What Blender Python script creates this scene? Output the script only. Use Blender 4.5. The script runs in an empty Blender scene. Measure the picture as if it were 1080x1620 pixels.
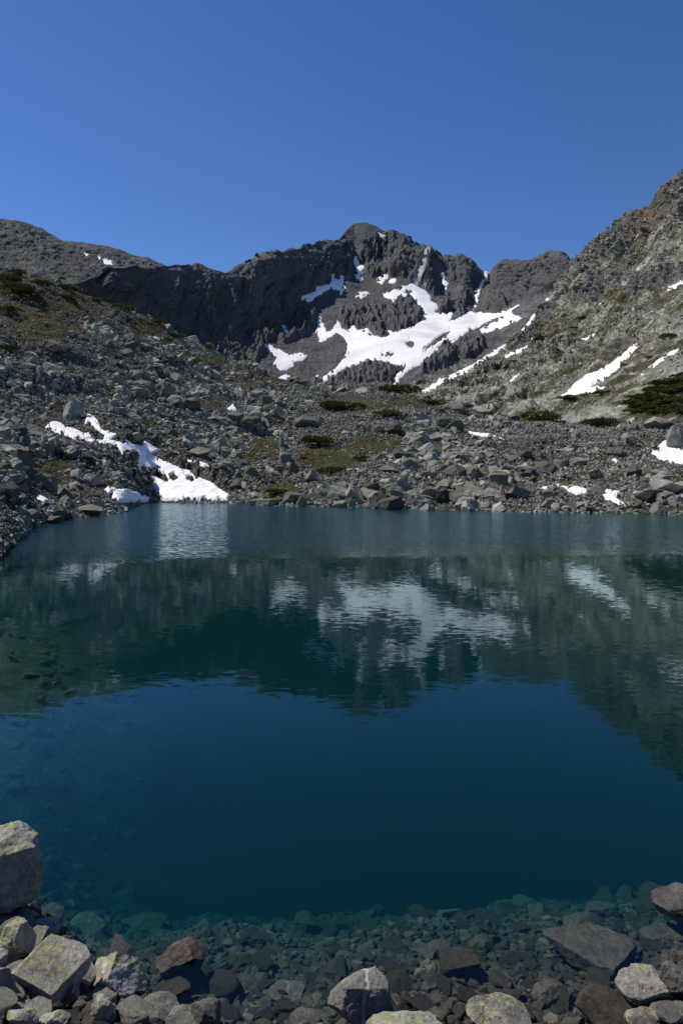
import bpy, bmesh, math, random
import numpy as np
from mathutils import Vector, Matrix

random.seed(7)
RNG = np.random.default_rng(11)
SC = bpy.context.scene
COL = SC.collection
PI = math.pi

# ------------------------------------------------------------------ camera model
CAM_Z = 3.0
FPX = 1080.0
PITCH = math.radians(3.3)
CP, SP = math.cos(PITCH), math.sin(PITCH)


def unproj(px, py, d):
    """world point at forward distance d (metres along +Y) seen at photo pixel (px, py)"""
    px, py, d = np.broadcast_arrays(np.asarray(px, float), np.asarray(py, float), np.asarray(d, float))
    X = (px - 540) / FPX
    Y = (810 - py) / FPX
    wy = CP + Y * SP
    wz = -SP + Y * CP
    return np.stack([d * X / wy, d, CAM_Z + d * wz / wy], -1)


def proj(P):
    P = np.asarray(P, float)
    v = P - np.array([0, 0, CAM_Z])
    zc = v[..., 1] * CP - v[..., 2] * SP
    yc = v[..., 1] * SP + v[..., 2] * CP
    return 540 + FPX * v[..., 0] / zc, 810 - FPX * yc / zc, zc


def d_on_plane(py, z=0.0):
    Y = (810 - np.asarray(py, float)) / FPX
    return (z - CAM_Z) * (CP + Y * SP) / (-SP + Y * CP)


# ------------------------------------------------------------------ numpy noise
_p = np.random.default_rng(3).permutation(256)
PERM = np.concatenate([_p, _p, _p])
_g = np.random.default_rng(4).normal(size=(256, 3))
GRAD = _g / np.linalg.norm(_g, axis=1, keepdims=True)


from concurrent.futures import ThreadPoolExecutor
POOL = ThreadPoolExecutor(4)


def chunked(f):
    def g(P, *a, **k):
        P = np.asarray(P, float)
        if len(P) < 20000: return f(P, *a, **k)
        n = max(4, len(P) // 30000)
        res = list(POOL.map(lambda q: f(q, *a, **k), np.array_split(P, n)))
        if isinstance(res[0], tuple): return tuple(np.concatenate(c) for c in zip(*res))
        return np.concatenate(res)
    return g


@chunked
def pnoise(P, seed=0):
    P = np.asarray(P, np.float64) + seed * 17.31
    I = np.floor(P).astype(np.int64)
    f = P - I
    u = f * f * f * (f * (f * 6 - 15) + 10)
    I &= 255
    out = 0
    for dx in (0, 1):
        for dy in (0, 1):
            for dz in (0, 1):
                h = PERM[PERM[PERM[(I[:, 0] + dx) & 255] + ((I[:, 1] + dy) & 255)] + ((I[:, 2] + dz) & 255)]
                g = GRAD[h]
                w = (u[:, 0] if dx else 1 - u[:, 0]) * (u[:, 1] if dy else 1 - u[:, 1]) * (u[:, 2] if dz else 1 - u[:, 2])
                out = out + w * (g[:, 0] * (f[:, 0] - dx) + g[:, 1] * (f[:, 1] - dy) + g[:, 2] * (f[:, 2] - dz))
    return out * 1.5


def fbm(P, octv=4, gain=0.5, lac=2.03, seed=0):
    a, s, out = 1.0, 1.0, 0
    for k in range(octv):
        out = out + a * pnoise(P * s, seed + k)
        a *= gain
        s *= lac
    return out


def ridged(P, octv=4, gain=0.5, seed=0):
    a, s, out = 1.0, 1.0, 0
    for k in range(octv):
        out = out + a * (1 - 2 * np.abs(pnoise(P * s, seed + k)))
        a *= gain
        s *= 2.07
    return out


@chunked
def worley(P, seed=0):
    P = np.asarray(P, float) + seed * 9.7
    I = np.floor(P).astype(np.int64)
    f = P - I
    f1 = np.full(len(P), 9.0)
    f2 = np.full(len(P), 9.0)
    cid = np.zeros(len(P))
    for dx in (-1, 0, 1):
        for dy in (-1, 0, 1):
            for dz in (-1, 0, 1):
                h = PERM[PERM[PERM[(I[:, 0] + dx) & 255] + ((I[:, 1] + dy) & 255)] + ((I[:, 2] + dz) & 255)]
                q = 0.5 + 0.33 * GRAD[h] + np.array([dx, dy, dz])
                d = ((q - f) ** 2).sum(1)
                near = d < f1
                f2 = np.where(near, f1, np.minimum(f2, d))
                cid = np.where(near, h / 255.0, cid)
                f1 = np.where(near, d, f1)
    return np.sqrt(f1), np.sqrt(f2), cid


def sstep(a, b, x):
    t = np.clip((x - a) / (b - a), 0, 1)
    return t * t * (3 - 2 * t)


# ------------------------------------------------------------------ mesh helpers
def mesh_np(name, V, F, smooth=True, attrs=None):
    V = np.ascontiguousarray(V, np.float32)
    F = np.ascontiguousarray(F, np.int32)
    me = bpy.data.meshes.new(name)
    n, k = F.shape
    me.vertices.add(len(V))
    me.vertices.foreach_set('co', V.ravel())
    me.loops.add(n * k)
    me.loops.foreach_set('vertex_index', F.ravel())
    me.polygons.add(n)
    me.polygons.foreach_set('loop_start', np.arange(0, n * k, k, dtype=np.int32))
    me.polygons.foreach_set('loop_total', np.full(n, k, np.int32))
    me.polygons.foreach_set('use_smooth', np.full(n, smooth, bool))
    for an, av in (attrs or {}).items():
        a = me.attributes.new(an, 'FLOAT', 'POINT')
        a.data.foreach_set('value', np.ascontiguousarray(av, np.float32))
    me.update(calc_edges=True)
    return me


def link(name, me, mat=None, label=None, cat=None, group=None, kind=None):
    o = bpy.data.objects.new(name, me)
    COL.objects.link(o)
    if mat is not None and not me.materials:
        me.materials.append(mat)
    if label: o['label'] = label
    if cat: o['category'] = cat
    if group: o['group'] = group
    if kind: o['kind'] = kind
    return o


def grid_faces(R, C):
    i = np.arange(R * C).reshape(R, C)
    return np.stack([i[:-1, :-1], i[:-1, 1:], i[1:, 1:], i[1:, :-1]], -1).reshape(-1, 4)


def curve(pts, xs, smooth=0):
    a = np.array(pts, float)
    out = [np.interp(xs, a[:, 0], a[:, k]) for k in range(1, a.shape[1])]
    if smooth:
        w = np.hanning(2 * smooth + 3)[1:-1]
        w /= w.sum()
        out = [np.convolve(np.pad(o, smooth, mode='edge'), w, mode='valid') for o in out]
    return out


def smooth_rows(G, it):
    for _ in range(it):
        H = G.copy()
        H[1:-1] = 0.25 * G[:-2] + 0.5 * G[1:-1] + 0.25 * G[2:]
        G = H
    return G


def grid_normals(P):
    du = np.gradient(P, axis=1)
    dv = np.gradient(P, axis=0)
    n = np.cross(du, dv)
    return n / (np.linalg.norm(n, axis=-1, keepdims=True) + 1e-12)


# polygons in photo pixels --------------------------------------------------
def Zm(ox, oy, s, pts):
    return np.array([(ox + x * s, oy + y * s) for x, y in pts], float)


def M_(*p): return Zm(360, 330, 440 / 1080, p)
def R_(*p): return Zm(540, 260, 0.5, p)
def L_(*p): return Zm(0, 560, 400 / 1080, p)
def Q_(*p): return Zm(700, 560, 380 / 1080, p)
def K_(*p): return Zm(0, 330, 0.5, p)


def sdist(px, py, poly):
    """signed pixel distance, positive inside"""
    px = px.ravel(); py = py.ravel()
    ax, ay = poly[:, 0], poly[:, 1]
    bx, by = np.roll(ax, -1), np.roll(ay, -1)
    out = np.full(px.shape, -50.0)
    m = (px > ax.min() - 14) & (px < ax.max() + 14) & (py > ay.min() - 14) & (py < ay.max() + 14)
    x, y = px[m][:, None], py[m][:, None]
    if x.size == 0:
        return out
    ex, ey = bx - ax, by - ay
    t = np.clip(((x - ax) * ex + (y - ay) * ey) / (ex * ex + ey * ey + 1e-9), 0, 1)
    d = np.sqrt((x - ax - t * ex) ** 2 + (y - ay - t * ey) ** 2).min(1)
    cr = ((ay > y) != (by > y)) & (x < ex * (y - ay) / (ey + 1e-12 * (ey == 0)) + ax)
    inside = cr.sum(1) % 2 == 1
    out[m] = np.where(inside, d, -d)
    return out


# ------------------------------------------------------------------ materials
def mat_new(name):
    m = bpy.data.materials.new(name)
    m.use_nodes = True
    nt = m.node_tree
    nt.nodes.clear()
    return m, nt


class NT:
    def __init__(s, nt): s.nt = nt
    def n(s, t, **kw):
        x = s.nt.nodes.new(t)
        for k, v in kw.items():
            setattr(x, k, v)
        return x
    def l(s, a, b): s.nt.links.new(a, b)
    def put(s, sock, v):
        if hasattr(v, 'is_output') or isinstance(v, bpy.types.NodeSocket): s.l(v, sock)
        else: sock.default_value = v
    def pos(s): return s.n('ShaderNodeNewGeometry').outputs['Position']
    def obj(s): return s.n('ShaderNodeTexCoord').outputs['Object']
    def noise(s, vec, scale, detail=6, rough=0.55, dist=0.0):
        x = s.n('ShaderNodeTexNoise')
        s.l(vec, x.inputs['Vector'])
        x.inputs['Scale'].default_value = scale
        x.inputs['Detail'].default_value = detail
        x.inputs['Roughness'].default_value = rough
        x.inputs['Distortion'].default_value = dist
        return x.outputs['Fac']
    def voro(s, vec, scale, feature='F1', out='Distance'):
        x = s.n('ShaderNodeTexVoronoi')
        x.feature = feature
        s.l(vec, x.inputs['Vector'])
        x.inputs['Scale'].default_value = scale
        return x.outputs[out]
    def ramp(s, fac, *stops):
        x = s.n('ShaderNodeValToRGB')
        e = x.color_ramp.elements
        while len(e) < len(stops): e.new(0.5)
        for k, (p, c) in enumerate(stops):
            e[k].position = p
            e[k].color = (c, c, c, 1) if not hasattr(c, '__len__') else (*c, 1)
        s.l(fac, x.inputs['Fac'])
        return x.outputs['Color']
    def mix(s, f, a, b, mode='MIX'):
        x = s.n('ShaderNodeMix')
        x.data_type = 'RGBA'
        x.blend_type = mode
        s.put(x.inputs[0], f)
        for sock, v in ((x.inputs[6], a), (x.inputs[7], b)):
            if isinstance(v, tuple): v = (*v, 1) if len(v) == 3 else v
            s.put(sock, v)
        return x.outputs[2]
    def math(s, op, a, b=0.0, c=0.0):
        x = s.n('ShaderNodeMath')
        x.operation = op
        s.put(x.inputs[0], a); s.put(x.inputs[1], b); s.put(x.inputs[2], c)
        return x.outputs[0]
    def attr(s, name):
        x = s.n('ShaderNodeAttribute')
        x.attribute_name = name
        return x.outputs['Fac']
    def sep(s, v):
        x = s.n('ShaderNodeSeparateXYZ')
        s.l(v, x.inputs[0])
        return x.outputs
    def bump(s, h, strength, dist, nrm=None):
        x = s.n('ShaderNodeBump')
        x.inputs['Strength'].default_value = strength
        x.inputs['Distance'].default_value = dist
        s.l(h, x.inputs['Height'])
        if nrm is not None: s.l(nrm, x.inputs['Normal'])
        return x.outputs['Normal']
    def principled(s, col, rough=0.85, nrm=None, spec=0.3):
        x = s.n('ShaderNodeBsdfPrincipled')
        s.put(x.inputs['Base Color'], (*col, 1) if isinstance(col, tuple) else col)
        s.put(x.inputs['Roughness'], rough)
        s.put(x.inputs['Specular IOR Level'], spec)
        if nrm is not None: s.l(nrm, x.inputs['Normal'])
        o = s.n('ShaderNodeOutputMaterial')
        s.l(x.outputs[0], o.inputs['Surface'])
        return x


def mat_mountain(name, unit, rock_a, rock_b, grass_amt):
    """rock of a mountainside: crag, scree, grass mats, reddish outcrops, pale rib with its sunlit side painted in"""
    m, nt = mat_new(name); k = NT(nt)
    p = k.pos()
    big = k.noise(p, 0.02 / unit, 5)
    mid = k.noise(p, 0.11 / unit, 6, 0.6)
    fine = k.noise(p, 0.55 / unit, 5, 0.65)
    base = k.mix(k.ramp(mid, (0.36, 0.0), (0.66, 1.0)), rock_a, rock_b)
    sp = k.voro(p, 0.45 / unit, 'F1', 'Color')
    spb = k.sep(sp)[0]
    base = k.mix(0.7, base, k.ramp(big, (0.35, 0.6), (0.5, 1.0), (0.65, 1.35)), 'MULTIPLY')
    base = k.mix(0.55, base, k.ramp(spb, (0.0, 0.45), (0.75, 1.0), (1.0, 1.7)), 'MULTIPLY')
    scree = k.mix(k.ramp(fine, (0.35, 0.0), (0.65, 1.0)), (0.064, 0.064, 0.068), (0.128, 0.127, 0.132))
    crag = k.attr('crag')
    base = k.mix(k.math('MULTIPLY', k.attr('scree'), 0.9), base, scree)
    dark = k.mix(k.ramp(fine, (0.3, 0.0), (0.7, 1.0)), (0.048, 0.049, 0.050), (0.132, 0.133, 0.133))
    base = k.mix(k.math('MULTIPLY', crag, 0.75), base, dark)
    g1 = k.ramp(k.noise(p, 0.045 / unit, 7, 0.62), (0.48, 0.0), (0.56, 1.0))
    g2 = k.mix(k.ramp(fine, (0.3, 0.0), (0.7, 1.0)), (0.024, 0.024, 0.010), (0.075, 0.062, 0.031))
    gf = k.math('MULTIPLY', k.math('MULTIPLY', g1, grass_amt), k.math('SUBTRACT', 1.0, k.math('MULTIPLY', crag, 0.85)))
    gn_ = k.ramp(k.noise(p, 0.16 / unit, 7, 0.68), (0.40, 0.0), (0.56, 1.0))
    gf = k.math('MAXIMUM', gf, k.math('MULTIPLY', k.attr('grass'), gn_))
    base = k.mix(gf, base, g2)
    redf = k.math('MULTIPLY', k.math('MULTIPLY', k.attr('red'), 0.65), k.ramp(mid, (0.40, 0.0), (0.58, 1.0)))
    base = k.mix(redf, base, (0.20, 0.125, 0.095))
    base = k.mix(k.attr('pale'), base, (0.36, 0.35, 0.335))  # pale rock, lightened further to paint the rib's sunlit face
    h = k.math('ADD', k.math('MULTIPLY', fine, 1.0), k.math('MULTIPLY', k.voro(p, 0.35 / unit), 0.9))
    k.principled(base, 0.95, k.bump(h, 0.7, 0.8 * unit), 0.1)
    return m


def mat_talus(name, per_object):
    m, nt = mat_new(name); k = NT(nt)
    p = k.pos()
    t = k.n('ShaderNodeObjectInfo').outputs['Random'] if per_object else k.attr('tint')
    col = k.ramp(t, (0.0, (0.075, 0.072, 0.058)), (0.3, (0.170, 0.166, 0.136)), (0.6, (0.28, 0.275, 0.225)),
                 (0.85, (0.38, 0.372, 0.31)), (1.0, (0.47, 0.453, 0.39)))
    if per_object: col = k.mix(1.0, col, (0.74, 0.74, 0.74), 'MULTIPLY')
    n1 = k.noise(p, 1.3, 6, 0.65)
    col = k.mix(0.8, col, k.ramp(n1, (0.3, 0.55), (0.5, 0.95), (0.7, 1.4)), 'MULTIPLY')
    lich = k.ramp(k.noise(p, 0.5, 6, 0.6), (0.50, 0.0), (0.62, 0.55))
    col = k.mix(lich, col, (0.16, 0.17, 0.105))
    k.principled(col, 0.92, k.bump(k.noise(p, 5.0, 5, 0.65), 0.6, 0.25), 0.2)
    return m


def mat_ground(name):
    m, nt = mat_new(name); k = NT(nt)
    p = k.pos()
    n1 = k.noise(p, 0.9, 7, 0.65)
    v = k.sep(k.voro(p, 1.1, 'F1', 'Color'))[0]
    stone = k.mix(k.ramp(n1, (0.35, 0.0), (0.65, 1.0)), (0.035, 0.033, 0.028), (0.11, 0.108, 0.095))
    stone = k.mix(0.5, stone, k.ramp(v, (0.0, 0.5), (1.0, 1.6)), 'MULTIPLY')
    gn = k.noise(p, 2.2, 6, 0.7)
    gr = k.ramp(gn, (0.28, (0.022, 0.020, 0.010)), (0.45, (0.052, 0.045, 0.021)), (0.6, (0.094, 0.068, 0.036)), (0.75, (0.13, 0.092, 0.056)))
    green = k.ramp(k.noise(p, 0.18, 4), (0.42, 0.0), (0.58, 0.85))
    gr = k.mix(green, gr, k.ramp(gn, (0.3, (0.020, 0.025, 0.008)), (0.7, (0.066, 0.070, 0.024))))
    gf = k.ramp(k.math('ADD', k.attr('grass'), k.math('MULTIPLY', k.math('SUBTRACT', gn, 0.5), 1.2)), (0.40, 0.0), (0.55, 1.0))
    col = k.mix(gf, stone, gr)
    h = k.math('ADD', k.noise(p, 3.0, 6, 0.7), k.voro(p, 1.6))
    k.principled(col, 0.95, k.bump(h, 0.8, 0.4), 0.1)
    return m


def mat_snow():
    m, nt = mat_new('snow'); k = NT(nt)
    p = k.pos()
    n1 = k.noise(p, 0.05, 5, 0.6)
    n2 = k.noise(p, 0.7, 5, 0.7)
    col = k.mix(k.ramp(n1, (0.5, 0.0), (0.68, 0.75)), (0.90, 0.895, 0.885), (0.80, 0.71, 0.665))
    col = k.mix(k.ramp(n2, (0.55, 0.0), (0.75, 0.45)), col, (0.46, 0.42, 0.39))
    cup = k.voro(p, 1.1)
    k.principled(col, 0.6, k.bump(k.math('ADD', cup, n2), 0.8, 0.25), 0.2)
    return m


def mat_boulder(name, base_a, base_b, lichen=0.0, vein=False, wet=False):
    m, nt = mat_new(name); k = NT(nt)
    o = k.obj(); p = k.pos()
    rnd = k.n('ShaderNodeObjectInfo').outputs['Random']
    sh = k.n('ShaderNodeVectorMath'); sh.operation = 'ADD'
    cmb = k.n('ShaderNodeCombineXYZ')
    for i in range(3): k.l(k.math('MULTIPLY', rnd, 37.0 + 11 * i), cmb.inputs[i])
    k.l(o, sh.inputs[0]); k.l(cmb.outputs[0], sh.inputs[1])
    q = sh.outputs[0]
    n1 = k.noise(q, 4.5, 8, 0.68)
    n2 = k.noise(q, 28.0, 6, 0.7)
    grain = k.voro(q, 170.0, 'F1', 'Color')
    col = k.mix(k.ramp(n1, (0.34, 0.0), (0.66, 1.0)), base_a, base_b)
    col = k.mix(0.7, col, k.ramp(rnd, (0.0, 0.62), (0.5, 1.0), (1.0, 1.35)), 'MULTIPLY')
    col = k.mix(0.8, col, k.ramp(n2, (0.30, 0.45), (0.5, 1.0), (0.72, 1.55)), 'MULTIPLY')
    col = k.mix(0.35, col, k.ramp(k.sep(grain)[0], (0.0, 0.35), (0.5, 1.0), (1.0, 1.9)), 'MULTIPLY')
    # joints and hairline cracks
    dq = k.n('ShaderNodeVectorMath'); dq.operation = 'ADD'
    wv = k.n('ShaderNodeTexNoise'); wv.inputs['Scale'].default_value = 5.0; wv.inputs['Detail'].default_value = 5
    k.l(q, wv.inputs['Vector'])
    ws = k.n('ShaderNodeVectorMath'); ws.operation = 'SCALE'; ws.inputs['Scale'].default_value = 0.30
    k.l(wv.outputs['Color'], ws.inputs[0]); k.l(q, dq.inputs[0]); k.l(ws.outputs[0], dq.inputs[1])
    ce = k.voro(dq.outputs[0], 3.2, 'DISTANCE_TO_EDGE')
    crack = k.math('MULTIPLY', k.ramp(ce, (0.0, 0.6), (0.007, 0.0)), k.ramp(k.noise(q, 2.0, 3), (0.46, 0.0), (0.54, 1.0)))
    col = k.mix(crack, col, (0.04, 0.037, 0.033))
    # iron stain streaks
    st = k.ramp(k.noise(q, 2.2, 6, 0.6, 1.0), (0.55, 0.0), (0.7, 0.25))
    col = k.mix(st, col, (0.17, 0.125, 0.085))
    if lichen:
        nz = k.sep(k.n('ShaderNodeNewGeometry').outputs['Normal'])[2]
        up = k.ramp(nz, (0.0, 0.55), (0.5, 1.0))
        l0 = k.math('ADD', k.math('MULTIPLY', k.noise(q, 5.0, 6, 0.7, 0.4), 0.6), k.math('MULTIPLY', k.noise(q, 24.0, 8, 0.75), 0.4))
        a = 0.58 - 0.11 * lichen
        lf = k.math('MULTIPLY', k.ramp(l0, (a, 0.0), (a + 0.05, 0.9)), up)
        lc = k.mix(k.ramp(n2, (0.35, 0.0), (0.6, 1.0)), (0.17, 0.175, 0.085), (0.36, 0.36, 0.19))
        col = k.mix(lf, col, lc)
        # pale crust lichen and black specks
        l1 = k.ramp(k.noise(q, 16.0, 8, 0.7), (0.60, 0.0), (0.66, 0.7))
        col = k.mix(k.math('MULTIPLY', l1, up), col, (0.36, 0.35, 0.33))
        bk = k.ramp(k.noise(q, 38.0, 5, 0.7), (0.62, 0.0), (0.68, 0.8))
        col = k.mix(bk, col, (0.03, 0.03, 0.028))
    if vein:
        xyz = k.sep(o)
        wob = k.noise(o, 6.0, 5, 0.6)
        d = k.math('ABSOLUTE', k.math('ADD', k.math('SUBTRACT', xyz[0], k.math('MULTIPLY', xyz[2], 0.10)), k.math('MULTIPLY', k.math('SUBTRACT', wob, 0.5), 0.16)))
        vf = k.ramp(d, (0.004, 0.85), (0.014, 0.0))
        col = k.mix(vf, col, (0.42, 0.41, 0.39))
    # wet below and just above the water line
    z = k.math('ADD', k.sep(p)[2], k.math('MULTIPLY', k.math('SUBTRACT', n1, 0.5), 0.06))
    wf = k.ramp(z, (0.02, 1.0), (0.06, 0.0))
    wetc = k.mix(1.0, col, (0.42, 0.40, 0.37), 'MULTIPLY')
    if wet: wf = k.math('MAXIMUM', wf, 0.75)
    col = k.mix(wf, col, wetc)
    rough = k.math('SUBTRACT', 0.9, k.math('MULTIPLY', wf, 0.35))
    h = k.math('ADD', k.math('MULTIPLY', n1, 1.0), k.math('MULTIPLY', n2, 0.45))
    h = k.math('SUBTRACT', h, k.math('MULTIPLY', crack, 0.5))
    nb = k.bump(h, 0.85, 0.035)
    nb = k.bump(k.noise(q, 90.0, 4, 0.7), 0.4, 0.006, nb)
    k.principled(col, rough, nb, 0.3)
    return m


def mat_bed():
    m, nt = mat_new('lake_bed_gravel'); k = NT(nt)
    p = k.pos()
    v = k.sep(k.voro(p, 14.0, 'F1', 'Color'))
    n1 = k.noise(p, 3.0, 6, 0.65)
    col = k.mix(k.ramp(n1, (0.35, 0.0), (0.65, 1.0)), (0.020, 0.018, 0.015), (0.055, 0.050, 0.040))
    col = k.mix(0.6, col, k.ramp(v[0], (0.0, 0.45), (1.0, 1.8)), 'MULTIPLY')
    k.principled(col, 0.9, k.bump(k.voro(p, 14.0), 0.8, 0.03), 0.2)
    return m


def mat_shrub():
    m, nt = mat_new('dwarf_pine_needles'); k = NT(nt)
    p = k.pos()
    n1 = k.noise(p, 1.6, 4, 0.6)
    col = k.mix(k.ramp(n1, (0.35, 0.0), (0.65, 1.0)), (0.070, 0.082, 0.024), (0.200, 0.195, 0.062))
    tt = k.attr('tint')
    col = k.mix(0.8, col, k.ramp(tt, (0.0, 0.45), (0.6, 1.0), (1.0, 1.8)), 'MULTIPLY')
    k.principled(col, 0.8, None, 0.15)
    return m


def mat_water():
    m, nt = mat_new('lake_water'); k = NT(nt)
    p = k.pos()
    x, y, z = k.sep(p)[0:3]

    def slopes(sx, sy, scale, detail):
        mp = k.n('ShaderNodeMapping')
        mp.inputs['Scale'].default_value = (sx, sy, 1)
        k.l(p, mp.inputs['Vector'])
        t = k.n('ShaderNodeTexNoise')
        t.inputs['Scale'].default_value = scale
        t.inputs['Detail'].default_value = detail
        t.inputs['Roughness'].default_value = 0.55
        k.l(mp.outputs[0], t.inputs['Vector'])
        sb = k.n('ShaderNodeVectorMath'); sb.operation = 'SUBTRACT'
        k.l(t.outputs['Color'], sb.inputs[0])
        sb.inputs[1].default_value = (0.5, 0.5, 0.5)
        return sb.outputs[0]

    def scaled(v, f):
        s = k.n('ShaderNodeVectorMath'); s.operation = 'SCALE'
        k.l(v, s.inputs[0]); k.put(s.inputs['Scale'], f)
        return s.outputs[0]
    # wind: calm cove near the camera, light ripples mid lake, ruffled band under the far shore
    gust = k.noise(p, 0.11, 3, 0.5)
    yy = k.math('ADD', y, k.math('MULTIPLY', k.math('SUBTRACT', gust, 0.5), 5.0))
    yy = k.math('ADD', yy, k.math('MULTIPLY', x, -0.10))
    ruf = k.ramp(k.math('MULTIPLY', yy, 0.01), (0.235, 0.0), (0.285, 1.0))
    calm = k.ramp(k.math('MULTIPLY', y, 0.1), (0.35, 0.25), (0.8, 0.75), (1.0, 1.0))
    fine = slopes(0.55, 1.6, 8.0, 3)
    swell = slopes(0.4, 1.0, 1.1, 2)
    patch = k.ramp(gust, (0.35, 0.55), (0.65, 1.3))
    a = scaled(fine, k.math('MULTIPLY', k.math('MULTIPLY', calm, patch), 0.055))
    b = scaled(swell, k.math('MULTIPLY', calm, 0.012))
    c = scaled(fine, k.math('MULTIPLY', ruf, 1.3))
    add1 = k.n('ShaderNodeVectorMath'); add1.operation = 'ADD'
    k.l(a, add1.inputs[0]); k.l(b, add1.inputs[1])
    add2 = k.n('ShaderNodeVectorMath'); add2.operation = 'ADD'
    k.l(add1.outputs[0], add2.inputs[0]); k.l(c, add2.inputs[1])
    fl = k.n('ShaderNodeVectorMath'); fl.operation = 'MULTIPLY'
    k.l(add2.outputs[0], fl.inputs[0]); fl.inputs[1].default_value = (0.6, 1, 0)
    g = k.n('ShaderNodeNewGeometry').outputs['Normal']
    ad = k.n('ShaderNodeVectorMath'); ad.operation = 'ADD'
    k.l(g, ad.inputs[0]); k.l(fl.outputs[0], ad.inputs[1])
    nm = k.n('ShaderNodeVectorMath'); nm.operation = 'NORMALIZE'
    k.l(ad.outputs[0], nm.inputs[0])
    N = nm.outputs[0]
    fr = k.n('ShaderNodeFresnel'); fr.inputs['IOR'].default_value = 1.333
    k.l(N, fr.inputs['Normal'])
    gl = k.n('ShaderNodeBsdfGlossy')
    k.l(k.math('ADD', k.math('MULTIPLY', ruf, 0.10), k.math('MULTIPLY', calm, 0.036)), gl.inputs['Roughness'])
    gl.inputs['Color'].default_value = (0.70, 0.94, 1.0, 1)
    k.l(N, gl.inputs['Normal'])
    tr = k.n('ShaderNodeBsdfTransparent')
    mx = k.n('ShaderNodeMixShader')
    k.l(fr.outputs[0], mx.inputs[0]); k.l(tr.outputs[0], mx.inputs[1]); k.l(gl.outputs[0], mx.inputs[2])
    out = k.n('ShaderNodeOutputMaterial')
    k.l(mx.outputs[0], out.inputs['Surface'])
    va = k.n('ShaderNodeVolumeAbsorption')
    va.inputs['Color'].default_value = (0.22, 0.74, 0.68, 1)
    va.inputs['Density'].default_value = 1.3
    vs = k.n('ShaderNodeVolumeScatter')
    vs.inputs['Color'].default_value = (0.02, 0.72, 1.0, 1)
    vs.inputs['Density'].default_value = 0.036
    va2 = k.n('ShaderNodeAddShader')
    k.l(va.outputs[0], va2.inputs[0]); k.l(vs.outputs[0], va2.inputs[1])
    k.l(va2.outputs[0], out.inputs['Volume'])
    return m


MAT_MAIN = mat_mountain('headwall_rock', 1.6, (0.068, 0.070, 0.072), (0.142, 0.144, 0.146), 0.25)
MAT_RIDGE = mat_mountain('ridge_scree', 2.2, (0.056, 0.058, 0.060), (0.125, 0.128, 0.130), 0.3)
MAT_RIGHT = mat_mountain('mountainside_rock', 0.8, (0.150, 0.152, 0.122), (0.335, 0.332, 0.280), 0.95)
MAT_GROUND = mat_ground('moraine_ground')
MAT_TALUS = mat_talus('talus_rock', False)
MAT_BOULDER = mat_talus('boulder_rock', True)
MAT_SNOW = mat_snow()
MAT_SHRUB = mat_shrub()
MAT_BED = mat_bed()
MAT_WATER = mat_water()
MAT_LICHEN = mat_boulder('lichened_rock', (0.20, 0.19, 0.175), (0.44, 0.42, 0.38), 1.0)
MAT_LIGHT_LICHEN = mat_boulder('sparsely_lichened_rock', (0.14, 0.136, 0.12), (0.31, 0.30, 0.265), 0.6)
MAT_DIM = mat_boulder('weathered_rock', (0.10, 0.096, 0.085), (0.23, 0.22, 0.19), 0.55)
MAT_PINK = mat_boulder('pinkish_rock', (0.19, 0.172, 0.152), (0.42, 0.375, 0.325), 0.9)
MAT_RED = mat_boulder('reddish_rock', (0.09, 0.068, 0.055), (0.22, 0.17, 0.14), 0.0)
MAT_WET = mat_boulder('wet_grey_rock', (0.11, 0.107, 0.094), (0.24, 0.234, 0.205), 0.0, wet=True)
MAT_VEIN = mat_boulder('veined_rock', (0.10, 0.095, 0.084), (0.25, 0.238, 0.21), 0.0, vein=True)
MAT_STONE = mat_boulder('bed_stone', (0.050, 0.042, 0.030), (0.125, 0.108, 0.080), 0.0)

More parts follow.
